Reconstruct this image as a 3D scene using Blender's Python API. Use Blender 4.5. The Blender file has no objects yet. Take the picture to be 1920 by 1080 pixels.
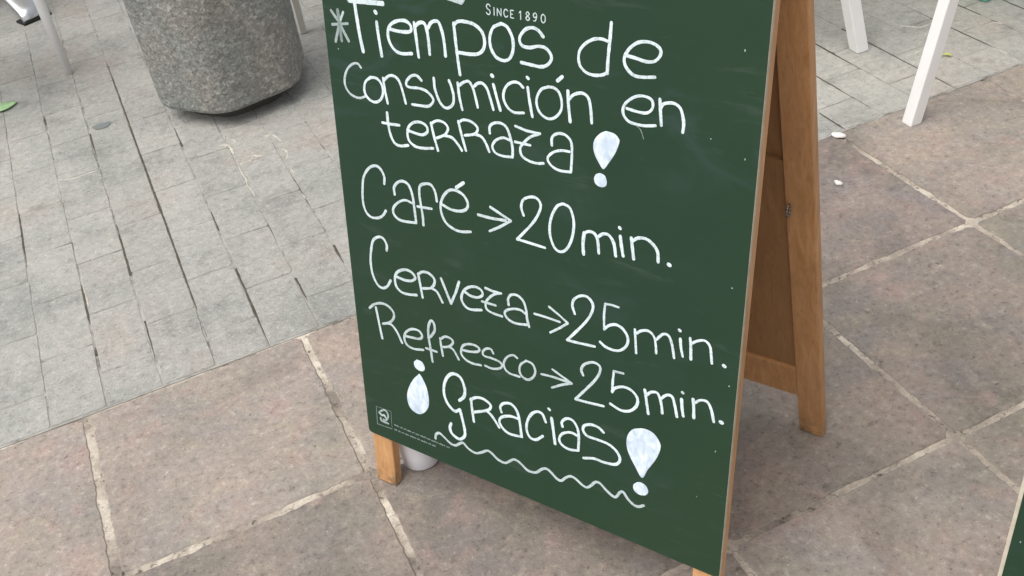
import bpy, bmesh, math, random
from mathutils import Vector, Matrix, noise

scene = bpy.context.scene
C = scene.collection
R = math.radians

# ------------------------------------------------------------------ camera
cam_data = bpy.data.cameras.new('camera')
cam = bpy.data.objects.new('camera', cam_data)
C.objects.link(cam)
scene.camera = cam
cam_data.sensor_width = 36.0
cam_data.lens = 36.0 * 2013.71 / 1920.0
cam_data.clip_start = 0.05
cam_data.clip_end = 500
cam.matrix_world = Matrix(((0.901582, 0.346638, -0.258829, -0.172398), (-0.413932, 0.517328, -0.749021, -1.676796), (-0.125739, 0.782441, 0.609898, 1.285926), (0.000000, 0.000000, 0.000000, 1.000000)))

# ------------------------------------------------------------------ light
SUN_EL, SUN_AZ = 62, -108           # degrees; azimuth clockwise from +Y
world = bpy.data.worlds.new('World')
scene.world = world
world.use_nodes = True
nt = world.node_tree
sky = nt.nodes.new('ShaderNodeTexSky')
sky.sky_type = 'NISHITA'
sky.sun_disc = False
sky.sun_elevation = R(SUN_EL)
sky.sun_rotation = R(SUN_AZ)
sky.air_density = 1.0
sky.dust_density = 4.0
sky.ozone_density = 0.6
hs = nt.nodes.new('ShaderNodeHueSaturation')
hs.inputs['Saturation'].default_value = 0.22        # veiled, nearly white sky
nt.links.new(sky.outputs[0], hs.inputs['Color'])
bg = nt.nodes['Background']
bg.inputs['Strength'].default_value = 0.115
nt.links.new(hs.outputs[0], bg.inputs['Color'])
sd = bpy.data.lights.new('sun', 'SUN')
sd.energy = 1.3
sd.angle = R(60)
sd.color = (1.0, 0.96, 0.9)
sun = bpy.data.objects.new('sun', sd)
C.objects.link(sun)
sv = Vector((math.sin(R(SUN_AZ)) * math.cos(R(SUN_EL)), math.cos(R(SUN_AZ)) * math.cos(R(SUN_EL)), math.sin(R(SUN_EL))))
sun.rotation_euler = sv.to_track_quat('Z', 'Y').to_euler()
scene.view_settings.view_transform = 'Standard'
scene.view_settings.look = 'None'
scene.view_settings.exposure = 0.43
scene.view_settings.gamma = 1.0
scene.view_settings.use_curve_mapping = False

# ------------------------------------------------------------------ helpers
def tag(o, label=None, cat=None, group=None, kind=None):
    if label: o['label'] = label
    if cat: o['category'] = cat
    if group: o['group'] = group
    if kind: o['kind'] = kind
    return o

def link(name, me, mat=None, parent=None):
    o = bpy.data.objects.new(name, me)
    C.objects.link(o)
    if mat and not me.materials: me.materials.append(mat)
    if parent: o.parent = parent
    return o

def obj(name, bm, mat, parent=None, smooth=False, bevel=0, seg=2):
    me = bpy.data.meshes.new(name)
    if smooth:
        for f in bm.faces: f.smooth = True
    bmesh.ops.recalc_face_normals(bm, faces=bm.faces)
    bm.to_mesh(me); bm.free()
    o = link(name, me, mat, parent)
    if bevel:
        m = o.modifiers.new('bevel', 'BEVEL'); m.width = bevel; m.segments = seg; m.limit_method = 'ANGLE'
    return o

def thing(name, loc, rz, label, cat, group=None):
    o = bpy.data.objects.new(name, None)
    C.objects.link(o)
    o.location = loc; o.rotation_euler = (0, 0, rz); o.empty_display_size = 0.1
    return tag(o, label, cat, group)

def hexa(bm, pts):
    """eight corner points: bottom 4 (ccw) then top 4"""
    v = [bm.verts.new(p) for p in pts]
    for q in ((3, 2, 1, 0), (4, 5, 6, 7), (0, 1, 5, 4), (1, 2, 6, 5), (2, 3, 7, 6), (3, 0, 4, 7)):
        bm.faces.new([v[i] for i in q])
    return v

def box(bm, x0, x1, y0, y1, z0, z1, M=None):
    pts = [Vector(p) for p in ((x0, y0, z0), (x1, y0, z0), (x1, y1, z0), (x0, y1, z0), (x0, y0, z1), (x1, y0, z1), (x1, y1, z1), (x0, y1, z1))]
    if M: pts = [M @ p for p in pts]
    return hexa(bm, pts)

def lathe(bm, prof, n=48, close_bottom=True, close_top=True, ctr=(0, 0)):
    rings = []
    for r, z in prof:
        rings.append([bm.verts.new((ctr[0] + r * math.cos(2 * math.pi * i / n), ctr[1] + r * math.sin(2 * math.pi * i / n), z)) for i in range(n)])
    for a, b in zip(rings, rings[1:]):
        for i in range(n):
            bm.faces.new((a[i], a[(i + 1) % n], b[(i + 1) % n], b[i]))
    if close_bottom: bm.faces.new(rings[0][::-1])
    if close_top: bm.faces.new(rings[-1])

def tube(bm, a, b, r0, r1, n=16):
    a, b = Vector(a), Vector(b)
    d = (b - a).normalized()
    u = d.orthogonal().normalized(); w = d.cross(u)
    ra = [bm.verts.new(a + r0 * (math.cos(2 * math.pi * i / n) * u + math.sin(2 * math.pi * i / n) * w)) for i in range(n)]
    rb = [bm.verts.new(b + r1 * (math.cos(2 * math.pi * i / n) * u + math.sin(2 * math.pi * i / n) * w)) for i in range(n)]
    for i in range(n):
        bm.faces.new((ra[i], ra[(i + 1) % n], rb[(i + 1) % n], rb[i]))
    bm.faces.new(ra[::-1]); bm.faces.new(rb)

# ------------------------------------------------------------------ materials
class Mat:
    def __init__(s, name, rough=0.8, spec=0.3):
        s.m = bpy.data.materials.new(name); s.m.use_nodes = True
        s.t = s.m.node_tree; s.b = s.t.nodes['Principled BSDF']
        s.b.inputs['Roughness'].default_value = rough
        s.b.inputs['Specular IOR Level'].default_value = spec
        s.geo = s.t.nodes.new('ShaderNodeNewGeometry')
        s.tc = s.t.nodes.new('ShaderNodeTexCoord')
    def n(s, typ, **kw):
        x = s.t.nodes.new(typ)
        for k, v in kw.items():
            if k in x.inputs: x.inputs[k].default_value = v
            else: setattr(x, k, v)
        return x
    def l(s, a, b): s.t.links.new(a, b)
    def noise(s, scale, detail=4, rough=0.55, dist=0.0, vec='world', stretch=None, off=None):
        x = s.n('ShaderNodeTexNoise'); x.inputs['Scale'].default_value = scale
        x.inputs['Detail'].default_value = detail; x.inputs['Roughness'].default_value = rough
        x.inputs['Distortion'].default_value = dist
        v = s.geo.outputs['Position'] if vec == 'world' else s.tc.outputs['Object']
        if stretch or off:
            mp = s.n('ShaderNodeMapping')
            if stretch: mp.inputs['Scale'].default_value = stretch
            if off: mp.inputs['Location'].default_value = off
            s.l(v, mp.inputs['Vector']); v = mp.outputs[0]
        s.l(v, x.inputs['Vector'])
        return x.outputs['Fac']
    def ramp(s, fac, stops):
        x = s.n('ShaderNodeValToRGB')
        e = x.color_ramp.elements
        while len(e) < len(stops): e.new(0.5)
        for i, (p, c) in enumerate(stops):
            e[i].position = p
            e[i].color = (c, c, c, 1) if isinstance(c, (int, float)) else (*c, 1)
        s.l(fac, x.inputs['Fac']); return x.outputs['Color']
    def mix(s, fac, a, b, mode='MIX'):
        x = s.n('ShaderNodeMix', data_type='RGBA', blend_type=mode)
        for sock, v in ((x.inputs[0], fac), (x.inputs[6], a), (x.inputs[7], b)):
            if hasattr(v, 'is_linked') or hasattr(v, 'links'): s.l(v, sock)
            elif isinstance(v, (int, float)): sock.default_value = v
            else: sock.default_value = (*v, 1)
        return x.outputs[2]
    def math(s, op, a, b=0.0, clamp=False):
        x = s.n('ShaderNodeMath', operation=op, use_clamp=clamp)
        for i, v in enumerate((a, b)):
            if hasattr(v, 'links'): s.l(v, x.inputs[i])
            else: x.inputs[i].default_value = v
        return x.outputs[0]
    def bump(s, h, strength=0.5, dist=0.002, prev=None):
        x = s.n('ShaderNodeBump'); x.inputs['Strength'].default_value = strength; x.inputs['Distance'].default_value = dist
        s.l(h, x.inputs['Height'])
        if prev: s.l(prev, x.inputs['Normal'])
        s.l(x.outputs[0], s.b.inputs['Normal']); return x.outputs[0]
    def color(s, c):
        if hasattr(c, 'links'): s.l(c, s.b.inputs['Base Color'])
        else: s.b.inputs['Base Color'].default_value = (*c, 1)
        return s
    def rnd(s):
        return s.n('ShaderNodeObjectInfo').outputs['Random']

def mat_slab():
    m = Mat('pink_granite_slab', 0.85, 0.25)
    big = m.noise(5, 3, 0.6)
    base = m.ramp(big, [(0.30, (0.285, 0.262, 0.222)), (0.5, (0.365, 0.315, 0.272)), (0.70, (0.425, 0.345, 0.295))])
    lil = m.ramp(m.noise(9, 4, 0.6, off=(3, 7, 1)), [(0.47, 0.0), (0.62, 1.0)])
    base = m.mix(m.math('MULTIPLY', lil, 0.5), base, (0.31, 0.285, 0.275))
    base = m.mix(1.0, base, m.n('ShaderNodeObjectInfo').outputs['Color'], 'MULTIPLY')
    stn = m.ramp(m.noise(3.2, 5, 0.68, 0.9, off=(2, 9, 0)), [(0.33, 0.74), (0.48, 1.0), (0.70, 1.08)])
    base = m.mix(0.9, base, stn, 'MULTIPLY')
    yel = m.ramp(m.noise(20, 5, 0.65, 0.8, off=(1, 2, 3)), [(0.53, 0.0), (0.70, 1.0)])
    base = m.mix(m.math('MULTIPLY', yel, 0.42), base, (0.43, 0.385, 0.29))
    pnk = m.ramp(m.noise(15, 4, 0.6, 0.5, off=(8, 2, 3)), [(0.55, 0.0), (0.70, 1.0)])
    base = m.mix(m.math('MULTIPLY', pnk, 0.40), base, (0.44, 0.30, 0.265))
    mot = m.ramp(m.noise(60, 5, 0.72, 0.15), [(0.30, 0.50), (0.42, 0.90), (0.56, 1.03), (0.70, 1.38)])
    base = m.mix(0.85, base, mot, 'MULTIPLY')
    spk = m.ramp(m.noise(150, 3, 0.6, 0.0, off=(9, 0, 2)), [(0.30, 0.50), (0.40, 1.0), (0.62, 1.0), (0.70, 1.55)])
    base = m.mix(0.75, base, spk, 'MULTIPLY')
    pit = m.ramp(m.noise(70, 2, 0.5, 0.0, off=(5, 5, 5)), [(0.22, 0.40), (0.30, 1.0)])
    base = m.mix(0.8, base, pit, 'MULTIPLY')
    m.color(base)
    b = m.bump(m.noise(48, 6, 0.72, 0.2), 0.8, 0.005)
    m.bump(m.noise(200, 3, 0.7), 0.4, 0.0014, b)
    return m.m

def mat_paver():
    m = Mat('grey_concrete_paver', 0.85, 0.25)
    big = m.noise(3.2, 3, 0.6, off=(2, 0, 0))
    base = m.ramp(big, [(0.3, (0.305, 0.312, 0.290)), (0.45, (0.38, 0.38, 0.355)), (0.55, (0.42, 0.41, 0.38)), (0.7, (0.41, 0.375, 0.335))])
    rn = m.ramp(m.rnd(), [(0, 0.94), (1, 1.05)])
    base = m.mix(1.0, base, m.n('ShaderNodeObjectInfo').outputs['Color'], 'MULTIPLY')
    base = m.mix(1.0, base, rn, 'MULTIPLY')
    mot = m.ramp(m.noise(48, 6, 0.78, 0.15), [(0.30, 0.62), (0.44, 0.94), (0.56, 1.05), (0.70, 1.34)])
    base = m.mix(0.9, base, mot, 'MULTIPLY')
    stn = m.ramp(m.noise(9, 6, 0.72, 0.2, off=(6, 1, 0)), [(0.33, 0.76), (0.47, 1.0), (0.70, 1.06)])
    base = m.mix(0.9, base, stn, 'MULTIPLY')
    pale = m.ramp(m.noise(95, 3, 0.65, 0.2, stretch=(1, 1.5, 1)), [(0.57, 0.0), (0.66, 1.0)])
    base = m.mix(m.math('MULTIPLY', pale, 0.50), base, (0.60, 0.59, 0.54))
    spk = m.ramp(m.noise(170, 2, 0.5, off=(4, 4, 0)), [(0.28, 0.50), (0.38, 1.0)])
    base = m.mix(0.7, base, spk, 'MULTIPLY')
    m.color(base)
    b = m.bump(m.noise(55, 6, 0.75, 0.2), 0.8, 0.005)
    m.bump(m.noise(220, 3, 0.7), 0.35, 0.001, b)
    return m.m

def mat_joint():
    m = Mat('paver_joint_fill', 0.95, 0.1)
    f = m.noise(14, 5, 0.7, 0.6)
    base = m.ramp(f, [(0.36, (0.17, 0.16, 0.14)), (0.47, (0.34, 0.33, 0.305)), (0.60, (0.45, 0.44, 0.41))])
    m.color(base); m.bump(m.noise(180, 4, 0.7), 0.8, 0.002)
    return m.m

def mat_grout():
    m = Mat('cream_grout', 0.9, 0.15)
    f = m.noise(7, 4, 0.65, 0.4, off=(0, 3, 0))
    base = m.ramp(f, [(0.38, (0.27, 0.235, 0.20)), (0.48, (0.46, 0.40, 0.335)), (0.62, (0.72, 0.65, 0.55))])
    d = m.ramp(m.noise(75, 3, 0.6, 0.8, off=(1, 1, 1)), [(0.31, 0.35), (0.42, 1.0)])
    base = m.mix(1.0, base, d, 'MULTIPLY')
    crk = m.ramp(m.noise(30, 5, 0.75, 0.2, off=(3, 3, 3)), [(0.36, 0.50), (0.46, 1.0)])
    base = m.mix(0.9, base, crk, 'MULTIPLY')
    base = m.mix(0.7, base, m.ramp(m.noise(240, 3, 0.6), [(0.3, 0.8), (0.7, 1.15)]), 'MULTIPLY')
    m.color(base); m.bump(m.noise(120, 5, 0.75, 0.5), 0.8, 0.003)
    return m.m

def mat_mortar():
    m = Mat('pale_mortar_smear', 0.9, 0.15)
    base = m.ramp(m.noise(60, 4, 0.7), [(0.3, (0.42, 0.40, 0.35)), (0.6, (0.66, 0.63, 0.55))])
    m.color(base); m.bump(m.noise(150, 4, 0.7), 0.6, 0.002)
    return m.m

def mat_wood(name, a, b, rough=0.42):
    m = Mat(name, rough, 0.45)
    g = m.noise(1.0, 6, 0.6, 1.2, vec='obj', stretch=(85, 85, 4.5))
    base = m.ramp(g, [(0.3, a), (0.7, b)])
    big = m.ramp(m.noise(5, 3, 0.5, vec='obj'), [(0.3, 0.88), (0.7, 1.1)])
    base = m.mix(1.0, base, big, 'MULTIPLY')
    pore = m.ramp(m.noise(1.0, 2, 0.5, 0, vec='obj', stretch=(420, 420, 16)), [(0.3, 0.72), (0.42, 1.0)])
    base = m.mix(0.6, base, pore, 'MULTIPLY')
    if name == 'varnished_pine':
        sp = m.n('ShaderNodeSeparateXYZ'); m.l(m.tc.outputs['Object'], sp.inputs[0])
        foot = m.ramp(sp.outputs[2], [(0.0, 1.0), (0.045, 0.0)])
        scf = m.ramp(m.noise(45, 4, 0.7, 0.3, vec='obj'), [(0.42, 0.0), (0.60, 1.0)])
        base = m.mix(m.math('MULTIPLY', foot, scf), base, (0.16, 0.11, 0.07))
        kn = m.ramp(m.noise(7, 1, 0.3, 0.0, vec='obj', stretch=(3, 3, 1), off=(4, 1, 2)), [(0.70, 0.0), (0.76, 1.0)])
        base = m.mix(m.math('MULTIPLY', kn, 0.6), base, (0.20, 0.085, 0.03))
    m.color(base); m.bump(g, 0.25, 0.001)
    return m.m

def mat_board():
    m = Mat('dark_green_chalkboard', 0.50, 0.25)
    base = (0.03, 0.055, 0.032)
    f = m.noise(3.0, 3, 0.5, vec='obj')
    base = m.ramp(f, [(0.3, (0.0190, 0.0490, 0.0290)), (0.7, (0.0225, 0.0525, 0.0270))])
    # dusty smears of rubbed-out chalk
    sm = m.ramp(m.noise(9, 4, 0.6, 1.0, vec='obj', stretch=(0.8, 1, 1.6)), [(0.54, 0.0), (0.78, 1.0)])
    sep = m.n('ShaderNodeSeparateXYZ'); m.l(m.tc.outputs['Object'], sep.inputs[0])
    top = m.ramp(sep.outputs[2], [(0.60, 0.12), (0.80, 0.55)])       # the head of the board has been wiped most
    base = m.mix(m.math('MULTIPLY', sm, top), base, (0.075, 0.12, 0.14))
    scr = m.ramp(m.noise(1.0, 3, 0.6, 0.5, vec='obj', stretch=(9, 1, 150)), [(0.70, 0.0), (0.80, 1.0)])
    base = m.mix(m.math('MULTIPLY', scr, 0.15), base, (0.20, 0.25, 0.25))
    st = m.ramp(m.noise(26, 4, 0.7, 0.3, vec='obj', stretch=(0.35, 1, 2.2)), [(0.60, 0.0), (0.80, 1.0)])
    base = m.mix(m.math('MULTIPLY', st, 0.12), base, (0.22, 0.27, 0.26))
    m.color(base); m.bump(m.noise(500, 2, 0.5, vec='obj'), 0.10, 0.0004)
    m.l(m.ramp(m.noise(12, 3, 0.6, vec='obj'), [(0.3, 0.42), (0.7, 0.60)]), m.b.inputs['Roughness'])
    return m.m

def mat_chalk(name, tone):
    m = Mat(name, 0.95, 0.05)
    w = Vector((0.76, 0.88, 0.92)); g = Vector((0.05, 0.09, 0.055))
    a = g.lerp(w, tone); b = g.lerp(w, tone * 0.72)
    f = m.noise(330, 3, 0.6, vec='obj'); f2 = m.noise(40, 3, 0.6, vec='obj')
    base = m.mix(m.ramp(f, [(0.36, 0.0), (0.52, 1.0)]), tuple(b), tuple(a))
    base = m.mix(1.0, base, m.ramp(f2, [(0.3, 0.84), (0.7, 1.08)]), 'MULTIPLY')
    m.color(base); return m.m

def mat_chalk_fill():
    m = Mat('white_chalk_filled_in', 0.95, 0.05)
    f = m.noise(60, 3, 0.55, 0.8, vec='obj', stretch=(1.6, 1, 0.8))
    m.color(m.ramp(f, [(0.30, (0.50, 0.60, 0.72)), (0.5, (0.66, 0.77, 0.90)), (0.68, (0.84, 0.92, 0.97))])); return m.m

def mat_plain(name, col, rough=0.5, spec=0.4, metal=0.0, var=0.08, scale=12, bump=0.0):
    m = Mat(name, rough, spec)
    m.b.inputs['Metallic'].default_value = metal
    f = m.noise(scale, 4, 0.6)
    base = m.mix(1.0, tuple(col), m.ramp(f, [(0.3, 1 - var), (0.7, 1 + var)]), 'MULTIPLY')
    m.color(base)
    if bump: m.bump(m.noise(90, 4, 0.6), bump, 0.002)
    return m.m

def mat_grit():
    m = Mat('mixed_grit', 0.9, 0.2)
    m.color(m.ramp(m.noise(45, 2, 0.5), [(0.42, (0.10, 0.085, 0.065)), (0.52, (0.35, 0.32, 0.27)), (0.60, (0.68, 0.66, 0.60))])); return m.m

def mat_planter():
    m = Mat('exposed_aggregate_concrete', 0.9, 0.2)
    big = m.noise(6, 3, 0.6, vec='obj')
    base = m.ramp(big, [(0.35, (0.27, 0.285, 0.27)), (0.65, (0.315, 0.30, 0.275))])
    v = m.n('ShaderNodeTexVoronoi'); v.inputs['Scale'].default_value = 120; v.inputs['Randomness'].default_value = 1.0
    m.l(m.tc.outputs['Object'], v.inputs['Vector'])
    peb = m.n('ShaderNodeSeparateColor'); m.l(v.outputs['Color'], peb.inputs[0])
    base = m.mix(0.85, base, m.ramp(peb.outputs[0], [(0.0, 0.80), (0.5, 0.96), (0.85, 1.05), (1.0, 1.35)]), 'MULTIPLY')
    v2 = m.n('ShaderNodeTexVoronoi'); v2.inputs['Scale'].default_value = 210
    m.l(m.tc.outputs['Object'], v2.inputs['Vector'])
    p2 = m.n('ShaderNodeSeparateColor'); m.l(v2.outputs['Color'], p2.inputs[0])
    base = m.mix(0.55, base, m.ramp(p2.outputs[0], [(0.0, 0.7), (0.8, 1.05), (1.0, 1.6)]), 'MULTIPLY')
    lum = m.ramp(m.noise(30, 5, 0.7, 1.0, vec='obj', stretch=(1, 1, 1.8)), [(0.32, 0.68), (0.5, 1.0), (0.70, 1.25)])
    base = m.mix(0.9, base, lum, 'MULTIPLY')
    m.color(base)
    b = m.bump(m.noise(34, 5, 0.7, 1.0, vec='obj'), 0.8, 0.012)
    b = m.bump(v.outputs['Distance'], 0.35, 0.003, b)
    m.bump(m.noise(140, 5, 0.7, vec='obj'), 0.6, 0.003, b)
    return m.m

M = dict(slab=mat_slab(), paver=mat_paver(), joint=mat_joint(), dirt=mat_plain('dark_joint_dirt', (0.11, 0.10, 0.08), 0.95, 0.1, var=0.35, scale=60, bump=0.8), grout=mat_grout(), mortar=mat_mortar(),
         pine=mat_wood('varnished_pine', (0.52, 0.265, 0.105), (0.68, 0.385, 0.19)),
         board=mat_board(), raw=mat_plain('raw_panel_edge', (0.56, 0.51, 0.41), 0.8, 0.2, var=0.15, scale=60),
         hardboard=mat_wood('brown_hardboard', (0.33, 0.175, 0.075), (0.41, 0.225, 0.10), 0.6),
         c1=mat_chalk('white_chalk_marker', 1.0), c9=mat_chalk('chalk_marker_light', 0.86), c8=mat_chalk('chalk_marker_worn', 0.72),
         c6=mat_chalk('chalk_marker_thin', 0.5), c4=mat_chalk('chalk_marker_faint', 0.33), c2=mat_chalk('chalk_marker_ghost', 0.2), fill=mat_chalk_fill(),
         white=mat_plain('white_lacquered_metal', (0.86, 0.855, 0.85), 0.4, 0.5, var=0.04), cream=mat_plain('cream_painted_wood', (0.62, 0.60, 0.54), 0.6, 0.3, var=0.08, scale=25),
         alu=mat_plain('cast_aluminium', (0.74, 0.75, 0.77), 0.28, 0.5, 0.9, 0.05), rubber=mat_plain('black_rubber', (0.02, 0.02, 0.02), 0.7, 0.3),
         concrete=mat_planter(), darkfoot=mat_plain('dark_concrete_foot', (0.10, 0.095, 0.08), 0.95, 0.1, bump=0.5),
         paperwhite=mat_plain('white_glazed_plastic', (0.82, 0.82, 0.86), 0.45, 0.4, var=0.03), grit=mat_grit(), steel=mat_plain('dull_steel', (0.30, 0.28, 0.26), 0.4, 0.5, 0.9),
         soil=mat_plain('potting_soil', (0.04, 0.028, 0.02), 0.95, 0.1, bump=1.0), leafgreen=mat_plain('green_leaf', (0.07, 0.16, 0.035), 0.5, 0.4, var=0.3, scale=30),
         leafyellow=mat_plain('yellow_leaf', (0.60, 0.62, 0.16), 0.6, 0.3), limepaint=mat_plain('pale_green_leaf', (0.40, 0.62, 0.32), 0.7, 0.3, var=0.2, scale=50),
         turquoise=mat_plain('turquoise_plastic', (0.12, 0.50, 0.36), 0.5, 0.4), gum=mat_plain('dark_gum_spot', (0.20, 0.22, 0.22), 0.9, 0.2, var=0.1, scale=70),
         butt=mat_plain('white_paper_scrap', (0.86, 0.84, 0.80), 0.8, 0.2), darkpot=mat_plain('dark_olive_resin', (0.06, 0.06, 0.045), 0.6, 0.3))
def tone_mat(t):
    for lim, k in ((0.95, 'c1'), (0.83, 'c9'), (0.62, 'c8'), (0.42, 'c6'), (0.28, 'c4')):
        if t >= lim: return k
    return 'c2'

# ------------------------------------------------------------------ ground
PX, PX0 = 0.1036, -0.511          # grey pavers: column pitch and a joint position
PY, PY0 = 0.2073, 0.005           # their length pitch
SX, SX0 = 0.41667, -0.030         # pink slabs
def noisy(x, y, s, amp, seed=0.0):
    return amp * noise.noise(Vector((x * s + seed, y * s - seed, seed * 1.7)))

ground = tag(obj('ground', (lambda b: (b, b.faces.new([b.verts.new(p) for p in ((-60, -60, -0.03), (60, -60, -0.03), (60, 60, -0.03), (-60, 60, -0.03))]))[0])(bmesh.new()), M['joint']), kind='structure')

def grid_sheet(name, x0, x1, y0, y1, z, mat, step=0.5):
    bm = bmesh.new(); nx = max(1, int((x1 - x0) / step)); ny = max(1, int((y1 - y0) / step))
    v = [[bm.verts.new((x0 + (x1 - x0) * i / nx, y0 + (y1 - y0) * j / ny, z)) for j in range(ny + 1)] for i in range(nx + 1)]
    for i in range(nx):
        for j in range(ny):
            bm.faces.new((v[i][j], v[i + 1][j], v[i + 1][j + 1], v[i][j + 1]))
    return obj(name, bm, mat)

paving = tag(grid_sheet('grey_paving', -9, 9, 0.0, 9, -0.0012, M['joint']), kind='structure')
terrace = tag(grid_sheet('slab_terrace', -9, 9, -9, 0.0, -0.0022, M['grout']), kind='structure')

def piece_mesh(bm, x0, x1, y0, y1, z, step, amp, corner, bev, depth, seed, tilt=(0, 0), origin=(0, 0), fine=90):
    """a worn slab: wobbly outline, rounded corners, chamfered rim"""
    pts = []
    def side(a, b):
        n = max(2, int((Vector(b) - Vector(a)).length / step))
        for i in range(n):
            t = i / n
            pts.append(((a[0] + (b[0] - a[0]) * t), (a[1] + (b[1] - a[1]) * t)))
    cx, cy = (x0 + x1) / 2, (y0 + y1) / 2
    c = corner
    side((x0 + c, y0), (x1 - c, y0)); side((x1 - c, y0), (x1, y0 + c)) if c else None
    side((x1, y0 + c), (x1, y1 - c)); side((x1, y1 - c), (x1 - c, y1)) if c else None
    side((x1 - c, y1), (x0 + c, y1)); side((x0 + c, y1), (x0, y1 - c)) if c else None
    side((x0, y1 - c), (x0, y0 + c)); side((x0, y0 + c), (x0 + c, y0)) if c else None
    out = []
    for (x, y) in pts:
        dx, dy = x - cx, y - cy; L = math.hypot(dx, dy)
        k = -abs(noisy(x, y, fine, amp, seed)) - abs(noisy(x, y, fine * 0.25, amp * 1.2, seed + 5))
        out.append((x + dx / L * k, y + dy / L * k))
    ox, oy = origin
    zf = lambda x, y: z + tilt[0] * (x - cx) + tilt[1] * (y - cy)
    def ring(inset, dz):
        r = []
        for x, y in out:
            dx, dy = x - cx, y - cy; L = math.hypot(dx, dy)
            xx, yy = x - dx / L * inset, y - dy / L * inset
            r.append(bm.verts.new((xx - ox, yy - oy, zf(xx, yy) + dz)))
        return r
    r0 = ring(0, -depth); r1 = ring(0, -bev * 1.0); r2 = ring(bev * 1.3, 0)
    n = len(out)
    for a, b in ((r0, r1), (r1, r2)):
        for i in range(n):
            f = bm.faces.new((a[i], a[(i + 1) % n], b[(i + 1) % n], b[i]))
    bm.faces.new(r2)

def hpx(x, y):                     # how large a paver shows: only those near the view are parts of their own
    v = cam.matrix_world.inverted() @ Vector((x, y, 0))
    if v.z > -0.1: return None
    return (cam_data.lens / 36 * v.x / -v.z, cam_data.lens / 36 * v.y / -v.z, -v.z)

random.seed(11)
cells = []
for i in range(-22, 40):
    xa = PX0 + PX * i
    yo = PY0 + (0.1037 if i % 2 else 0.0)
    for j in range(-1, 26):
        ya, yb = yo + PY * j, yo + PY * (j + 1)
        ya = max(ya, 0.004)
        if yb - ya < 0.03: continue
        cells.append((xa, xa + PX, ya, yb, i))
def key(c):
    q = hpx((c[0] + c[1]) / 2, (c[2] + c[3]) / 2)
    if q is None: return 99
    ex, ey = max(0, abs(q[0]) - 0.5), max(0, abs(q[1]) - 0.28)
    return (ex + ey) * 20 + q[2]
cells.sort(key=key)
far_bm = bmesh.new()
OPEN = [(3, 0.10, 1.62), (4, 0.0, 0.56), (4, 0.66, 1.02), (2, 0.10, 0.66), (2, 1.0, 1.37), (1, 0.10, 0.20), (1, 0.28, 0.44), (0, 0.60, 0.85), (1, 1.22, 1.35),
        (6, 0.18, 0.30), (5, 0.1, 0.22), (20, 0.0, 0.95), (19, 0.20, 0.60), (18, 0.10, 0.45), (17, 0.0, 0.10), (22, 0.10, 0.36), (23, 0.12, 0.60), (24, 0.0, 0.5), (9, 0.1, 0.9), (12, 0.3, 1.2), (-2, 0.2, 1.2), (-4, 0.5, 1.5)]   # joint index, from y, to y
def is_open(j, y0, y1): return any(q == j and min(y1, b) - max(y0, a) > 0.4 * (y1 - y0) for q, a, b in OPEN)
for k, (xa, xb, ya, yb, ci) in enumerate(cells):
    gl = random.uniform(0.0012, 0.0028) if is_open(ci, ya, yb) else random.uniform(0.0002, 0.0009)
    gr = random.uniform(0.0012, 0.0028) if is_open(ci + 1, ya, yb) else random.uniform(0.0002, 0.0009)
    gy = random.uniform(0.0002, 0.0008) if random.random() < 0.7 else 0.0013
    z = random.uniform(-0.0003, 0.0004)
    tilt = (random.uniform(-0.003, 0.003), random.uniform(-0.0015, 0.0015))
    a = (xa + gl, xb - gr, ya + gy, yb - gy)
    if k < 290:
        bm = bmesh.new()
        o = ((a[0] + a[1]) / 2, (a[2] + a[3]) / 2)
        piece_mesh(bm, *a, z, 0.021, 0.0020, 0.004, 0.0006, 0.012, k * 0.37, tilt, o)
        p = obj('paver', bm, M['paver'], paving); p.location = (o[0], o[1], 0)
        if xa > 1.15: p.color = (1.14, 1.115, 1.09, 1)      # right-hand pavers tinted brighter to offset the table's shade
    else:
        piece_mesh(far_bm, *a, z, 0.2, 0.0, 0, 0.0015, 0.012, k * 0.37, tilt)
tag(obj('distant_pavers', far_bm, M['paver'], paving), kind='stuff')

for j, ya, yb in OPEN:                      # dark dirt in the open joints
    bm = bmesh.new(); prev = None; n = max(6, int((yb - ya) / 0.012)); x = PX0 + PX * j
    for i in range(n + 1):
        y = ya + (yb - ya) * i / n; e = min(1, 3 * min(i, n - i) / n + 0.15)
        w = 0.0036 * e * (0.55 + 1.1 * abs(noisy(x, y, 16, 1.0, j + 3))) ; xx = x + noisy(x, y, 30, 0.0008, j)
        zz = -0.0007 if noisy(x, y, 6, 1.0, j * 2.3) > -0.20 else -0.0016
        row = [bm.verts.new((xx - w, y, zz)), bm.verts.new((xx + w, y, zz))]
        if prev: bm.faces.new((prev[0], prev[1], row[1], row[0]))
        prev = row
    obj('joint_dirt', bm, M['dirt'], paving)

# cream-coloured mortar smeared over some joints
def ribbon_pts(pts, smooth=True, sub=6):
    P = [Vector(p) for p in pts]
    if len(P) < 3 or not smooth:
        out = []
        for a, b in zip(P, P[1:]):
            for k in range(4): out.append(a.lerp(b, k / 4))
        return out + [P[-1]]
    P = [P[0] * 2 - P[1]] + P + [P[-1] * 2 - P[-2]]
    out = []
    for i in range(1, len(P) - 2):
        p0, p1, p2, p3 = P[i - 1:i + 3]
        for k in range(sub):
            t = k / sub
            out.append(0.5 * ((2 * p1) + (-p0 + p2) * t + (2 * p0 - 5 * p1 + 4 * p2 - p3) * t * t + (-p0 + 3 * p1 - 3 * p2 + p3) * t ** 3))
    return out + [P[-2]]

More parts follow.
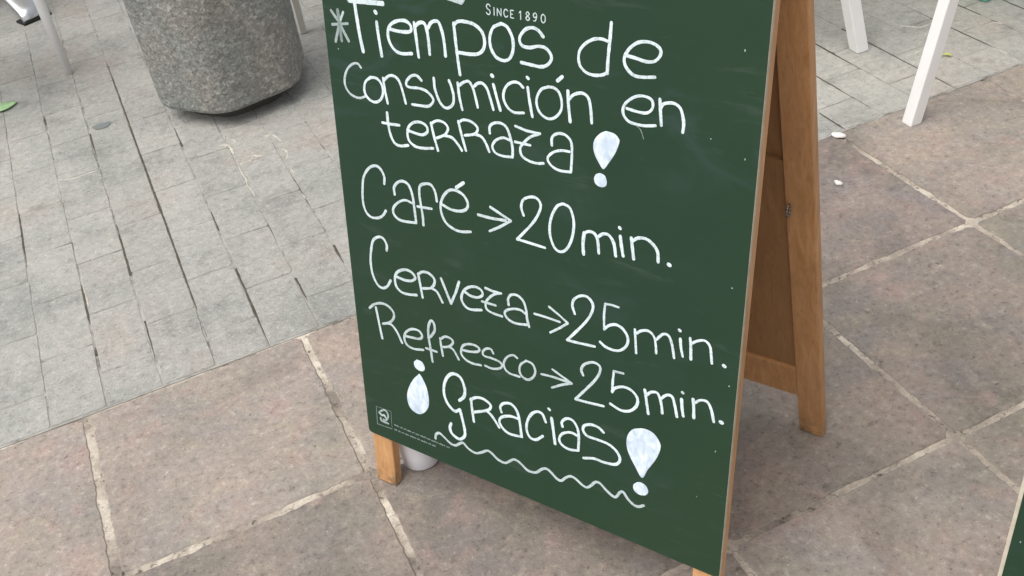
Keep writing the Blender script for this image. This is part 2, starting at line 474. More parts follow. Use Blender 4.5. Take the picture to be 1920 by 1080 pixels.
SMEARS = [[(-0.017,0.86),(0.007,0.848),(0.013,0.82),(0.011,0.789)],[(0.024,0.87),(0.031,0.853),(0.015,0.837)],[(0.052,0.775),(0.051,0.753),(0.042,0.733),(0.02,0.733),(0.009,0.725),(0.008,0.683),(0.01,0.65),(0.006,0.623),(0.009,0.596),(0.011,0.56)],[(0.051,0.753),(0.069,0.737)],[(0.102,0.829),(0.121,0.826),(0.133,0.776)],[(0.125,0.737),(0.131,0.711),(0.12,0.681)],[(0.116,0.646),(0.118,0.603)],[(0.108,0.5),(0.111,0.479)],[(-0.406,0.946),(-0.368,0.93),(-0.335,0.933),(-0.312,0.932)],[(-0.404,0.423),(-0.402,0.379),(-0.402,0.347)],[(1.58,0.192),(1.614,0.195),(1.645,0.193)],[(1.83,0.2),(1.864,0.201),(1.875,0.187)],[(1.759,0.095),(1.766,0.082),(1.769,0.056)],[(1.683,0.329),(1.697,0.313),(1.716,0.293),(1.764,0.299)]]
for si, pts in enumerate(SMEARS):
    bm = bmesh.new()
    q = ribbon_pts(pts)
    prev = None
    for i, p in enumerate(q):
        d = (q[min(i + 1, len(q) - 1)] - q[max(i - 1, 0)]).normalized(); n = Vector((-d.y, d.x))
        t = i / (len(q) - 1); w = 0.0045 * (0.35 + abs(noisy(p.x, p.y, 70, 1.6, si))) * (math.sin(math.pi * (0.06 + 0.88 * t)) ** 0.5) * (1.5 if si in (0, 4, 5) else 0.75)
        row = [bm.verts.new((p.x + n.x * w * k, p.y + n.y * w * k, -0.002 if abs(k) == 1 else 0.0016)) for k in (-1, -0.4, 0.4, 1)]
        if prev:
            for a in range(3): bm.faces.new((prev[a], prev[a + 1], row[a + 1], row[a]))
        prev = row
    obj('mortar_smear', bm, M['mortar'], paving, smooth=True)

random.seed(5)
slabs = []
for r in range(0, 9):
    y1 = -r * 0.4155 + (0 if r else -0.0015); y0 = -(r + 1) * 0.4155
    for i in range(-8, 14):
        x0 = SX0 + SX * i
        slabs.append((x0, x0 + SX, y0, y1, r))
slab_far = bmesh.new()
SLAB_TONE = {(-2, 0): 1.05, (-1, 0): 1.04, (0, 0): 1.04, (1, 0): 0.95, (2, 0): 0.82, (3, 0): 0.98, (4, 0): 0.96, (-1, 1): 0.80, (0, 1): 0.68, (1, 1): 0.82, (-2, 1): 0.95, (2, 1): 0.82, (3, 1): 0.90, (1, 2): 1.10, (2, 2): 1.02, (0, 2): 1.0}      # some stones are paler than their neighbours
for k, (x0, x1, y0, y1, r) in enumerate(slabs):
    q = hpx((x0 + x1) / 2, (y0 + y1) / 2)
    near = q and abs(q[0]) < 1.0 and abs(q[1]) < 0.75
    g = 0.0052 if r == 0 and x0 < -0.4 else 0.0036
    a = (x0 + random.uniform(0.8, 1.25) * g, x1 - random.uniform(0.8, 1.25) * g, y0 + random.uniform(0.8, 1.2) * g, y1 - (g if r else 0.0006))
    z = random.uniform(-0.0006, 0.0008); tilt = (random.uniform(-0.002, 0.002), random.uniform(-0.002, 0.002))
    if near:
        bm = bmesh.new(); o = ((x0 + x1) / 2, (y0 + y1) / 2)
        piece_mesh(bm, *a, z, 0.007, 0.0046, 0.008, 0.0016, 0.02, k * 0.53, tilt, o, fine=60)
        s = obj('stone_slab', bm, M['slab'], terrace); s.location = (o[0], o[1], 0)
        i = round((x0 - SX0) / SX); f = SLAB_TONE.get((i, r), random.uniform(0.9, 1.05))
        s.color = (f, f * random.uniform(0.985, 1.015), f * random.uniform(0.97, 1.02), 1)
    else:
        piece_mesh(slab_far, *a, z, 0.2, 0, 0.0, 0.0018, 0.02, k, tilt)
tag(obj('distant_slabs', slab_far, M['slab'], terrace), kind='stuff')

# ------------------------------------------------------------------ A-board
LEAN, RLEAN = 0.18425, 0.18816
PW, PD, INS, T = 0.0394, 0.0169, 0.0012, 0.006
W = 0.600
HINGE = 1.0308
U = Vector((0, math.sin(LEAN), math.cos(LEAN)))
N = Vector((0, -math.cos(LEAN), math.sin(LEAN)))
H0 = 0.1008                     # panel bottom edge, measured along the slope
STROKES = {
'chalk_asterisk':[['s',4.09,0.45,1,[[14.2,668.9],[26.1,655.6],[29.9,648.9],[39.6,633.1]]],['s',3.56,0.9,1,[[35.0,669.5],[27.1,655.7]]],['s',4.09,0.6,1,[[27.1,655.7],[24.1,648.2],[16.8,629.4]]],['s',3.72,0.55,1,[[14.0,651.1],[40.7,655.7]]],['s',4.87,0.3,1,[[25.9,671.1],[27.7,632.1]]]],
'chalk_tiempos':[['s',5.5,1.0,1,[[55.3,696.0],[55.7,690.3],[57.0,670.1],[59.6,643.8],[63.0,623.2]]],['s',6.36,1.0,1,[[47.4,686.1],[66.8,687.0],[101.9,688.7]]],['s',4.7,1.0,1,[[89.8,664.1],[90.9,648.1],[93.8,621.8]]],['s',5.45,1.0,1,[[88.8,677.0],[90.2,675.8]]],['s',4.34,1.0,1,[[110.8,658.2],[125.6,657.3],[142.3,659.6],[143.8,667.0],[136.1,671.7],[123.1,670.0],[111.3,663.3],[106.5,653.2],[108.2,641.7],[115.7,632.5],[126.6,629.7],[142.6,632.1]]],['s',4.51,1.0,1,[[149.7,671.3],[151.5,650.8],[153.3,629.3]]],['s',4.51,1.0,1,[[151.1,667.3],[157.8,672.4],[165.0,672.7],[168.8,664.7],[170.4,650.6],[171.0,635.6]]],['s',4.46,1.0,1,[[170.8,667.8],[175.8,674.8],[183.1,677.9],[188.2,675.8],[192.6,663.7],[194.4,651.2],[195.2,637.1]]],['s',4.32,1.0,1,[[210.0,678.7],[211.9,653.8],[213.5,637.0],[215.8,617.2]]],['s',4.32,1.0,1,[[209.9,676.6],[216.2,681.6],[226.5,682.9],[239.9,681.3],[250.4,674.5],[254.1,664.0],[252.0,654.0],[244.9,647.4],[232.9,644.9],[215.7,644.4]]],['s',4.12,1.0,1,[[274.7,686.0],[266.4,680.8],[261.8,669.2],[262.9,657.0],[270.0,647.0],[281.5,644.6],[289.8,649.3],[294.2,660.2],[293.7,672.4],[287.6,683.7],[279.6,687.3],[273.9,685.6]]],['s',4.1,1.0,1,[[335.4,680.3],[329.6,686.1],[321.8,688.6],[312.3,685.7],[304.7,677.3],[303.6,670.4],[308.0,665.6],[317.5,665.3],[328.2,668.3],[337.9,668.0],[344.8,662.3],[346.0,655.8],[340.9,648.9],[332.7,645.3],[321.6,645.2],[305.1,646.1]]]],
'chalk_de':[['s',3.74,1.0,1,[[418.4,686.8],[411.1,688.4],[401.0,686.9],[390.8,680.9],[383.4,672.1],[381.7,662.6],[384.3,653.7],[392.6,647.7],[403.1,646.7],[413.4,649.1],[418.6,653.2]]],['s',3.99,1.0,1,[[421.9,707.6],[420.5,687.8],[418.8,668.2],[418.1,651.1]]],['s',3.89,1.0,1,[[443.1,674.5],[453.0,673.4],[465.7,671.6],[475.3,673.7],[481.2,680.2],[481.5,686.6],[475.8,691.3],[466.2,693.1],[455.1,690.9],[445.6,683.8],[439.5,674.0],[439.1,666.2],[443.6,659.1],[450.9,654.4],[460.8,653.9],[476.1,656.3]]]],
'chalk_consumicion':[['s',3.32,0.8,1,[[56.3,600.8],[51.0,605.3],[42.8,603.6],[32.7,595.5],[26.5,583.5],[25.6,572.3],[31.5,563.0],[41.2,559.1],[50.3,559.1],[59.8,563.1]]],['s',3.8,1.0,1,[[70.8,590.0],[62.1,583.1],[58.6,573.1],[60.9,564.1],[69.2,558.4],[78.1,558.4],[86.6,564.6],[90.7,575.5],[87.9,585.8],[80.7,590.8],[70.9,590.3]]],['s',3.91,1.0,1,[[92.6,592.7],[93.9,577.5],[96.9,560.1]]],['s',3.91,1.0,1,[[93.2,589.8],[102.7,597.4],[112.3,598.2],[119.3,592.6],[123.8,579.6],[127.2,565.5]]],['s',3.74,1.0,1,[[155.5,600.0],[148.5,604.9],[140.0,603.5],[131.9,596.1],[130.4,589.8],[136.8,587.9],[149.0,589.2],[161.8,587.6],[170.5,581.5],[171.9,575.7],[164.0,568.2],[150.9,566.6],[137.7,565.8]]],['s',3.84,1.0,1,[[175.1,606.2],[175.9,593.0],[181.3,578.9],[188.0,571.8],[195.3,571.6],[202.9,578.2],[204.4,588.9],[201.6,600.2],[198.5,607.1]]],['s',3.75,1.0,1,[[211.7,606.3],[213.3,589.0],[216.8,573.2]]],['s',3.76,1.0,1,[[213.2,602.9],[220.6,608.5],[228.5,610.6],[234.2,602.8],[237.9,590.3],[240.0,580.4]]],['s',3.69,1.0,1,[[236.1,606.0],[241.5,610.6],[248.4,611.7],[254.9,606.3],[259.5,594.1],[263.3,581.6]]],['s',4.05,1.0,1,[[264.5,613.0],[268.2,599.9],[273.5,582.7]]],['s',4.31,1.0,1,[[262.4,624.0],[264.1,622.9]]],['s',3.51,1.0,1,[[306.9,616.5],[300.4,621.0],[292.2,620.4],[283.8,614.7],[278.8,604.6],[279.8,594.7],[286.3,586.5],[294.5,583.6],[307.0,585.5]]],['s',3.91,1.0,1,[[313.4,617.6],[315.5,602.4],[319.2,583.1]]],['s',4.16,1.0,1,[[312.8,629.6],[314.4,628.5]]],['s',3.42,1.0,1,[[341.9,623.1],[332.4,618.7],[326.2,608.5],[325.7,598.6],[330.4,589.5],[340.0,584.8],[349.6,587.3],[357.6,595.9],[359.9,606.1],[356.8,618.0],[349.8,623.0],[341.2,623.2]]],['s',4.38,1.0,1,[[354.2,632.4],[360.4,638.1]]],['s',4.03,1.0,1,[[367.7,622.6],[368.5,606.2],[370.9,586.4]]],['s',3.71,1.0,1,[[369.3,613.3],[376.2,620.0],[386.9,623.2],[394.5,619.0],[397.7,607.3],[399.4,590.3]]]],
'chalk_en':[['s',3.47,1.0,1,[[443.5,615.6],[455.2,614.3],[466.6,614.4],[473.6,619.0],[475.3,626.6],[471.6,631.8],[461.6,633.1],[451.7,629.7],[442.6,622.1],[438.9,614.7],[440.2,606.9],[446.2,601.2],[454.3,599.7],[465.8,599.7],[479.3,602.3]]],['s',3.71,1.0,1,[[483.4,633.2],[484.9,617.7],[486.5,604.1]]],['s',3.73,1.0,1,[[484.6,623.0],[488.5,628.9],[499.5,631.5],[508.0,627.2],[512.0,616.2],[512.9,609.1],[512.2,601.0]]],['s',1.03,0.35,1,[[455.8,598.2],[461.7,593.9],[465.7,584.4]]]],
'chalk_terraza':[['s',4.17,1.0,1,[[94.5,547.0],[94.9,531.2],[97.4,517.2],[103.2,507.0],[112.9,504.9],[125.8,508.3]]],['s',3.89,1.0,1,[[85.1,531.7],[97.9,532.1],[113.6,533.5]]],['s',3.96,1.0,1,[[128.7,528.9],[141.9,527.5],[151.4,527.8],[159.4,533.2],[159.0,540.2],[150.9,544.1],[139.4,542.4],[130.2,535.5],[126.5,526.1],[128.4,515.3],[138.4,509.3],[151.8,509.6],[167.2,512.7]]],['s',4.0,1.0,1,[[166.0,546.2],[169.4,529.7],[174.6,511.0]]],['s',3.68,1.0,1,[[165.9,545.4],[175.6,551.1],[186.6,550.8],[192.6,545.1],[190.3,538.5],[185.4,533.6],[173.9,527.8]]],['s',3.82,1.0,1,[[185.4,533.6],[198.2,533.0],[206.9,526.2],[212.8,518.9]]],['s',3.87,1.0,1,[[209.6,556.7],[213.2,541.4],[219.2,520.2]]],['s',3.56,1.0,1,[[209.5,555.2],[217.8,560.2],[228.5,560.2],[237.1,555.8],[238.6,550.8],[233.0,544.5],[218.5,540.1]]],['s',3.69,1.0,1,[[233.0,544.5],[243.5,543.5],[250.2,536.4],[255.0,526.0]]],['s',3.77,1.0,1,[[256.9,550.6],[257.2,558.9],[263.5,564.6],[273.8,566.5],[282.2,562.2],[286.9,551.3],[289.9,538.4],[289.6,526.3]]],['s',3.41,1.0,1,[[285.9,547.3],[276.6,548.5],[266.1,543.4],[260.2,534.7],[263.8,527.0],[274.1,524.6],[289.6,526.0]]],['s',3.5,1.0,0,[[294.9,566.9],[310.7,564.0],[329.5,564.0]]],['s',3.43,1.0,1,[[329.5,564.0],[315.5,556.9],[305.3,546.7],[300.9,539.2],[303.2,530.6],[313.2,526.0],[324.9,525.4],[334.0,527.4]]],['s',3.4,1.0,1,[[293.5,546.6],[315.3,546.5]]],['s',3.56,1.0,1,[[345.9,552.7],[345.9,561.4],[351.1,567.5],[359.1,569.8],[367.0,567.8],[372.6,561.0],[373.4,546.7],[372.2,525.2]]],['s',3.37,1.0,1,[[370.2,549.6],[359.1,548.8],[347.8,544.3],[339.9,535.3],[344.4,527.3],[355.8,523.1],[372.2,524.4]]]],
'chalk_exclamation_terraza':[['f',0.0,1.0,1,[[417.7,584.3],[410.3,579.8],[403.5,571.4],[401.7,562.5],[403.8,553.0],[409.4,544.1],[415.4,537.4],[421.6,545.3],[430.4,559.9],[435.2,573.5],[434.3,578.9],[428.3,583.3]]],['f',0.0,1.0,1,[[411.2,531.7],[417.4,529.9],[420.3,523.3],[419.2,517.2],[413.0,514.3],[406.0,516.4],[403.2,522.4],[405.8,528.8]]]],
'chalk_cafe':[['s',3.93,0.85,1,[[78.7,443.5],[79.8,454.0],[74.7,463.9],[65.9,467.0],[53.9,461.1],[42.7,445.8],[38.2,425.7],[36.9,406.1],[40.7,392.8],[49.5,386.9],[62.4,388.8],[71.4,394.9],[77.5,403.5]]],['s',4.09,0.9,1,[[95.8,432.0],[95.8,442.3],[103.8,451.7],[114.0,454.8],[122.5,450.0],[127.2,435.9],[128.6,417.5],[129.9,398.0]]],['s',3.86,0.9,1,[[125.4,426.1],[113.5,427.6],[100.8,421.2],[91.2,410.2],[92.6,400.1],[104.4,395.1],[129.9,398.0]]],['s',3.91,0.9,1,[[167.4,438.6],[165.5,451.5],[159.4,460.0],[149.7,459.5],[140.6,454.1],[138.6,441.9],[140.1,425.4],[141.9,410.4],[141.8,397.5]]],['s',3.85,0.85,1,[[134.0,423.1],[157.7,425.4]]],['s',4.06,0.9,1,[[176.8,435.8],[189.9,432.3],[205.1,433.4],[215.7,439.3],[218.0,448.1],[212.0,457.3],[201.1,461.3],[189.8,459.5],[179.7,449.8],[174.0,436.8],[174.0,423.4],[180.8,410.7],[193.9,404.6],[205.2,404.1],[220.5,407.7]]],['s',4.92,0.95,1,[[201.0,465.8],[212.7,474.9]]]],
'chalk_arrow':[['s',4.09,0.9,1,[[233.9,435.5],[254.9,435.7],[276.5,437.8]]],['s',3.85,0.9,0,[[253.7,450.9],[269.6,445.0],[284.5,439.3]]],['s',3.8,0.9,0,[[284.5,439.3],[267.1,426.5],[251.4,416.7]]]],
'chalk_20_min':[['s',3.73,1.0,1,[[304.0,451.8],[300.8,462.2],[303.6,472.3],[312.3,478.3],[322.5,479.9],[329.2,473.6],[327.4,462.3],[316.8,443.8],[293.6,416.0]]],['s',3.83,1.0,0,[[293.6,416.0],[304.1,416.0],[335.0,415.0]]],['s',3.69,1.0,1,[[360.6,480.8],[352.4,475.3],[344.8,460.2],[341.8,443.7],[343.7,429.2],[349.6,417.9],[358.0,415.3],[366.4,421.6],[373.0,435.3],[376.3,452.4],[375.4,466.2],[370.4,478.1],[361.4,481.0]]],['s',4.42,1.0,1,[[391.0,450.1],[389.5,434.8],[390.4,420.8]]],['s',4.13,1.0,1,[[390.2,448.3],[396.6,453.0],[404.6,452.8],[409.6,444.8],[411.5,428.0]]],['s',4.23,1.0,1,[[410.3,449.6],[417.4,455.3],[425.3,455.0],[431.8,445.9],[434.6,430.4]]],['s',4.27,1.0,1,[[440.1,458.0],[442.0,445.5],[444.7,433.1]]],['s',4.24,1.0,1,[[438.7,468.9],[439.9,468.0]]],['s',4.22,1.0,1,[[454.7,459.6],[456.7,446.4],[458.7,433.0]]],['s',4.23,1.0,1,[[455.6,455.2],[463.8,461.9],[474.4,463.2],[483.7,458.1],[489.3,450.5],[490.6,437.9]]],['s',5.19,1.0,1,[[504.1,438.3],[505.6,437.7]]]],
'chalk_cerveza':[['s',4.17,0.85,1,[[72.0,340.9],[72.9,349.7],[67.5,358.4],[58.5,358.4],[48.4,350.3],[42.9,333.9],[39.6,313.8],[41.2,294.9],[48.0,280.5],[56.9,276.5],[66.8,281.8],[74.5,293.8]]],['s',4.22,0.85,1,[[87.2,303.1],[99.8,301.9],[112.5,304.0],[120.2,310.1],[117.2,316.4],[108.6,319.5],[97.6,317.2],[87.0,309.4],[82.8,298.6],[84.7,286.3],[94.1,280.1],[106.8,280.6],[120.6,283.6]]],['s',4.19,0.85,1,[[126.2,318.9],[128.5,303.8],[131.2,283.1]]],['s',4.1,0.85,1,[[126.1,318.1],[133.7,324.2],[144.2,325.6],[153.3,320.4],[154.5,312.9],[147.7,303.1],[133.3,298.1]]],['s',4.17,0.9,1,[[147.7,303.1],[157.9,299.7],[166.4,285.7]]],['s',4.17,0.9,0,[[166.5,323.4],[173.8,306.0],[181.2,288.6]]],['s',4.22,0.9,0,[[181.2,288.6],[191.0,309.5],[197.1,326.8]]],['s',4.1,0.9,1,[[206.4,314.1],[216.2,310.8],[227.8,312.0],[235.5,318.1],[233.4,325.1],[223.7,327.1],[211.9,322.6],[203.0,313.1],[199.8,301.2],[205.2,291.9],[215.1,289.5],[232.8,294.1]]],['s',3.81,0.85,0,[[240.9,330.3],[251.4,328.9],[265.8,329.3]]],['s',3.59,0.85,1,[[265.8,329.3],[254.4,324.5],[244.3,314.6],[239.9,305.6],[241.2,298.2],[250.0,294.8],[266.2,294.4]]],['s',3.7,0.8,1,[[234.2,307.7],[256.2,308.2]]],['s',3.76,0.9,1,[[277.3,315.4],[276.8,324.3],[281.7,331.8],[291.2,333.9],[300.4,328.4],[304.8,316.3],[306.1,303.1],[309.0,291.8]]],['s',3.72,0.9,1,[[303.9,310.0],[295.4,313.4],[282.7,311.0],[272.2,304.7],[271.2,298.3],[277.4,292.5],[288.5,290.6],[305.9,293.9]]]],
'chalk_arrow_cerveza':[['s',3.51,0.9,1,[[317.9,314.6],[335.8,314.9],[356.1,314.3]]],['s',3.43,0.9,0,[[340.4,331.9],[355.2,324.4],[368.3,316.4]]],['s',3.4,0.9,0,[[368.3,316.4],[357.0,305.9],[341.9,294.0]]]],
'chalk_25_min_cerveza':[['s',3.83,0.95,1,[[378.6,333.4],[375.1,344.2],[377.6,354.2],[387.7,362.2],[397.7,362.7],[404.5,354.8],[403.0,342.6],[393.1,324.3],[367.5,290.9]]],['s',3.95,1.0,0,[[367.5,290.9],[383.1,292.0],[408.0,294.7]]],['s',3.17,0.85,0,[[440.4,361.6],[430.7,361.9],[421.7,360.9]]],['s',3.21,1.0,0,[[421.7,360.9],[420.4,344.7],[421.0,323.8]]],['s',3.75,1.0,1,[[421.3,324.8],[428.1,332.0],[437.9,336.0],[447.8,332.4],[454.3,322.8],[453.3,311.5],[445.4,301.7],[435.6,298.2],[423.9,299.1],[415.7,303.8]]],['s',3.48,1.0,1,[[463.7,337.6],[465.1,322.2],[466.6,304.6]]],['s',3.49,1.0,1,[[465.5,332.3],[473.3,339.0],[482.7,341.2],[490.0,335.3],[492.9,323.0],[493.7,313.7]]],['s',3.72,1.0,1,[[493.3,333.1],[501.4,343.1],[509.1,343.2],[514.3,331.8],[517.6,315.2]]],['s',3.63,1.0,1,[[524.4,344.1],[525.8,332.4],[528.8,321.0]]],['s',3.97,1.0,1,[[522.3,355.9],[523.6,355.0]]],['s',3.88,1.0,1,[[537.0,349.1],[538.5,336.6],[539.5,320.6]]],['s',3.46,1.0,1,[[538.2,341.4],[545.3,347.8],[555.5,351.9],[562.5,346.2],[564.9,334.1],[566.4,324.1]]],['s',4.61,1.0,1,[[581.0,325.9],[582.6,325.1]]]],
'chalk_refresco':[['s',4.11,0.8,1,[[28.6,234.7],[38.6,244.0],[52.5,249.8],[65.5,248.9],[74.5,241.0],[73.5,230.9],[64.9,221.3],[52.1,215.2]]],['s',4.08,0.85,1,[[60.2,218.4],[69.0,218.6],[78.0,209.6],[86.2,193.4]]],['s',4.27,0.85,1,[[41.4,239.6],[44.4,215.8],[48.1,188.9]]],['s',4.03,0.8,1,[[93.0,207.5],[107.2,209.2],[120.2,211.5],[125.0,218.0],[119.2,224.9],[106.3,223.3],[94.7,214.0],[91.0,201.9],[96.0,192.6],[107.7,190.5],[125.2,194.4]]],['s',4.18,0.8,1,[[141.0,179.9],[139.3,199.1],[136.9,221.8],[138.1,237.7],[143.1,248.9],[148.1,246.7],[149.0,235.4],[142.2,223.6],[136.6,218.8]]],['s',3.96,0.8,1,[[130.9,199.3],[149.9,199.7]]],['s',3.85,0.8,1,[[157.9,224.8],[159.1,211.6],[161.1,196.7]]],['s',3.66,0.8,1,[[158.9,224.2],[167.6,230.9],[177.8,230.4],[180.5,224.6],[172.8,216.2],[162.2,211.7]]],['s',3.84,0.8,1,[[172.8,216.2],[180.8,213.1],[189.2,200.4]]],['s',3.79,0.75,1,[[195.3,218.0],[209.5,219.9],[222.7,224.3],[225.9,230.1],[218.1,233.2],[206.1,231.1],[196.7,224.2],[193.9,211.7],[200.6,204.3],[212.5,201.6],[227.6,203.6]]],['s',3.56,0.7,1,[[249.4,230.5],[245.7,235.8],[237.9,234.2],[231.7,227.3],[233.4,221.3],[245.1,221.5],[258.7,220.4],[263.4,215.4],[258.3,208.9],[246.4,204.7],[234.6,205.4]]],['s',3.47,0.7,1,[[288.8,236.4],[282.3,238.8],[272.6,232.7],[266.5,221.2],[268.1,212.3],[275.6,207.3],[291.9,207.4]]],['s',3.53,0.7,1,[[302.9,236.6],[294.3,228.0],[292.1,216.9],[296.7,209.1],[306.1,207.7],[314.6,215.5],[317.6,225.9],[313.1,235.5],[302.9,237.2]]]],
'chalk_arrow_refresco':[['s',3.68,0.65,1,[[327.6,224.4],[345.9,226.3],[374.7,226.4]]],['s',3.62,0.65,0,[[345.1,237.9],[358.6,232.6],[374.7,226.4]]],['s',3.58,0.65,1,[[374.7,226.4],[360.4,219.4],[344.0,208.8]]]],
'chalk_25_min_refresco':[['s',3.84,0.9,1,[[391.4,245.2],[388.7,253.2],[393.8,263.1],[405.8,269.9],[415.2,267.9],[416.2,259.3],[409.6,244.5],[394.2,222.5],[380.2,203.5]]],['s',3.96,1.0,0,[[380.2,203.5],[396.2,204.8],[422.4,208.2]]],['s',3.34,0.8,0,[[449.7,268.5],[443.1,267.9],[436.4,267.3]]],['s',3.53,1.0,0,[[436.4,267.3],[435.1,251.8],[434.7,234.6]]],['s',4.09,1.0,1,[[434.7,235.5],[438.7,242.4],[450.3,248.4],[462.0,247.4],[470.6,239.0],[470.2,227.2],[461.4,215.7],[448.1,211.5],[432.6,215.7]]],['s',3.94,1.0,1,[[480.7,255.1],[483.9,237.7],[487.0,221.0]]],['s',3.95,1.0,1,[[483.4,248.2],[489.6,254.9],[497.6,256.9],[502.0,249.8],[505.0,238.6],[506.2,229.3]]],['s',3.9,1.0,1,[[503.6,250.4],[510.4,258.1],[518.3,258.5],[523.0,245.4],[526.2,231.6]]],['s',4.19,1.0,1,[[530.9,259.7],[532.4,247.2],[534.6,235.8]]],['s',3.79,0.8,1,[[531.2,269.8],[532.5,269.2]]],['s',4.14,1.0,1,[[546.1,265.4],[547.8,251.3],[548.6,238.6]]],['s',3.77,1.0,1,[[548.0,260.0],[555.2,267.1],[564.4,267.9],[570.4,258.2],[574.6,242.6]]],['s',5.22,1.0,1,[[583.3,245.8],[585.2,245.2]]]],
'chalk_opening_exclamation':[['f',0.0,1.0,1,[[111.6,173.4],[105.6,166.6],[107.0,158.0],[115.5,154.8],[123.3,157.6],[125.3,164.4],[121.2,172.0]]],['f',0.0,1.0,1,[[113.9,149.5],[100.5,133.4],[89.8,112.8],[86.4,94.6],[91.3,79.3],[104.3,74.0],[115.8,79.1],[125.7,92.4],[128.7,108.3],[126.3,128.2],[118.9,144.1]]]],
'chalk_gracias':[['s',5.0,1.0,1,[[186.0,128.7],[194.9,139.1],[196.8,153.9],[190.5,169.6],[178.2,172.2],[167.2,163.3],[159.8,146.5],[158.7,129.8],[164.1,115.3],[176.2,106.4],[186.1,112.9]]],['s',5.04,1.0,1,[[186.1,112.9],[189.4,98.0],[192.7,80.5],[191.9,67.5],[181.8,58.1],[169.2,62.6],[165.5,71.8],[168.3,81.4]]],['s',4.52,1.0,1,[[207.3,139.7],[208.4,121.8],[210.5,101.0]]],['s',4.53,1.0,1,[[206.2,137.2],[215.8,144.8],[228.1,147.4],[239.9,142.9],[240.7,136.1],[233.3,128.9],[210.3,117.4]]],['s',4.68,1.0,1,[[233.3,129.3],[243.2,122.9],[254.7,108.1]]],['s',4.4,1.0,1,[[259.7,136.3],[258.0,144.7],[264.2,153.0],[276.1,156.5],[285.6,149.2],[290.1,133.1],[293.0,107.1]]],['s',4.33,1.0,1,[[289.2,135.7],[275.5,135.4],[261.4,129.0],[255.5,119.6],[260.7,109.5],[272.5,104.0],[293.4,106.9]]],['s',4.38,1.0,1,[[333.4,148.1],[327.9,159.6],[318.5,159.8],[308.8,150.3],[302.3,133.9],[302.4,120.0],[308.1,111.2],[317.7,112.1],[328.4,122.4]]],['s',4.88,1.0,1,[[342.9,158.6],[345.6,139.1],[348.3,117.5]]],['s',4.49,1.0,1,[[338.5,172.1],[340.0,171.2]]],['s',4.13,1.0,1,[[360.3,151.1],[359.4,158.5],[366.8,167.1],[376.8,167.2],[384.1,156.6],[386.0,141.9],[385.3,122.1]]],['s',4.09,1.0,1,[[385.1,145.1],[373.2,146.5],[360.3,139.4],[355.1,127.5],[360.3,119.7],[371.5,117.4],[385.3,121.1]]],['s',4.3,1.0,1,[[423.2,166.5],[416.1,171.2],[405.5,171.8],[394.8,166.6],[392.2,157.9],[398.6,150.9],[412.9,150.9],[430.6,150.4],[443.1,144.0],[448.6,134.8],[447.0,126.4],[440.2,120.6],[424.2,117.7],[409.9,117.6],[393.6,111.7]]]],
'chalk_closing_exclamation':[['f',0.0,1.0,1,[[477.3,194.5],[465.8,188.1],[458.6,175.0],[457.9,159.7],[462.1,146.2],[471.2,130.9],[482.1,116.3],[489.9,133.2],[500.8,154.8],[506.2,173.9],[504.3,184.2],[495.7,193.6],[485.6,196.0]]],['f',0.0,1.0,1,[[475.6,106.4],[469.8,99.0],[471.8,90.0],[479.8,86.7],[488.3,89.9],[492.0,97.1],[488.5,105.3],[481.6,108.1]]]],
'chalk_wavy_line':[['s',4.2,0.8,1,[[136.1,40.7],[137.8,49.0],[144.7,53.9],[153.2,49.8],[163.7,43.2],[173.4,42.9],[183.6,51.3],[189.0,53.5],[198.2,46.6],[210.8,44.3],[221.5,49.9],[232.3,57.5],[240.5,55.6],[250.5,49.2],[262.7,48.0],[271.1,54.7],[279.3,61.3],[289.3,59.3],[301.0,51.7],[310.9,51.8],[317.7,54.8],[325.6,63.4],[333.4,67.8],[341.1,64.9],[350.7,57.7],[358.3,57.5],[365.9,66.4],[373.5,71.7],[381.0,70.9],[392.2,64.6],[399.7,63.9],[406.9,71.2],[412.3,78.6],[419.6,79.8],[428.8,72.8],[439.8,66.6],[445.1,68.0],[450.2,77.3],[455.4,80.7],[462.8,72.0],[471.8,66.1],[478.8,66.3],[486.5,71.8]]]],
'printed_emblem':[['s',1.13,0.3,0,[[21.7,56.5],[20.4,22.7]]],['s',1.15,0.35,0,[[20.4,22.7],[50.3,24.2]]],['s',1.13,0.25,0,[[50.3,24.2],[51.5,58.1]]],['s',1.13,0.2,0,[[21.7,56.5],[51.5,58.1]]],['s',3.62,0.6,1,[[29.6,50.3],[37.6,55.6],[43.4,52.7],[44.4,45.0],[39.3,36.6],[34.2,35.8]]],['s',3.86,0.75,1,[[26.7,46.3],[31.4,43.4],[36.4,44.8],[38.6,41.5]]],['s',3.42,0.6,1,[[28.2,36.9],[28.9,32.5],[35.0,31.4],[43.1,31.6]]]],
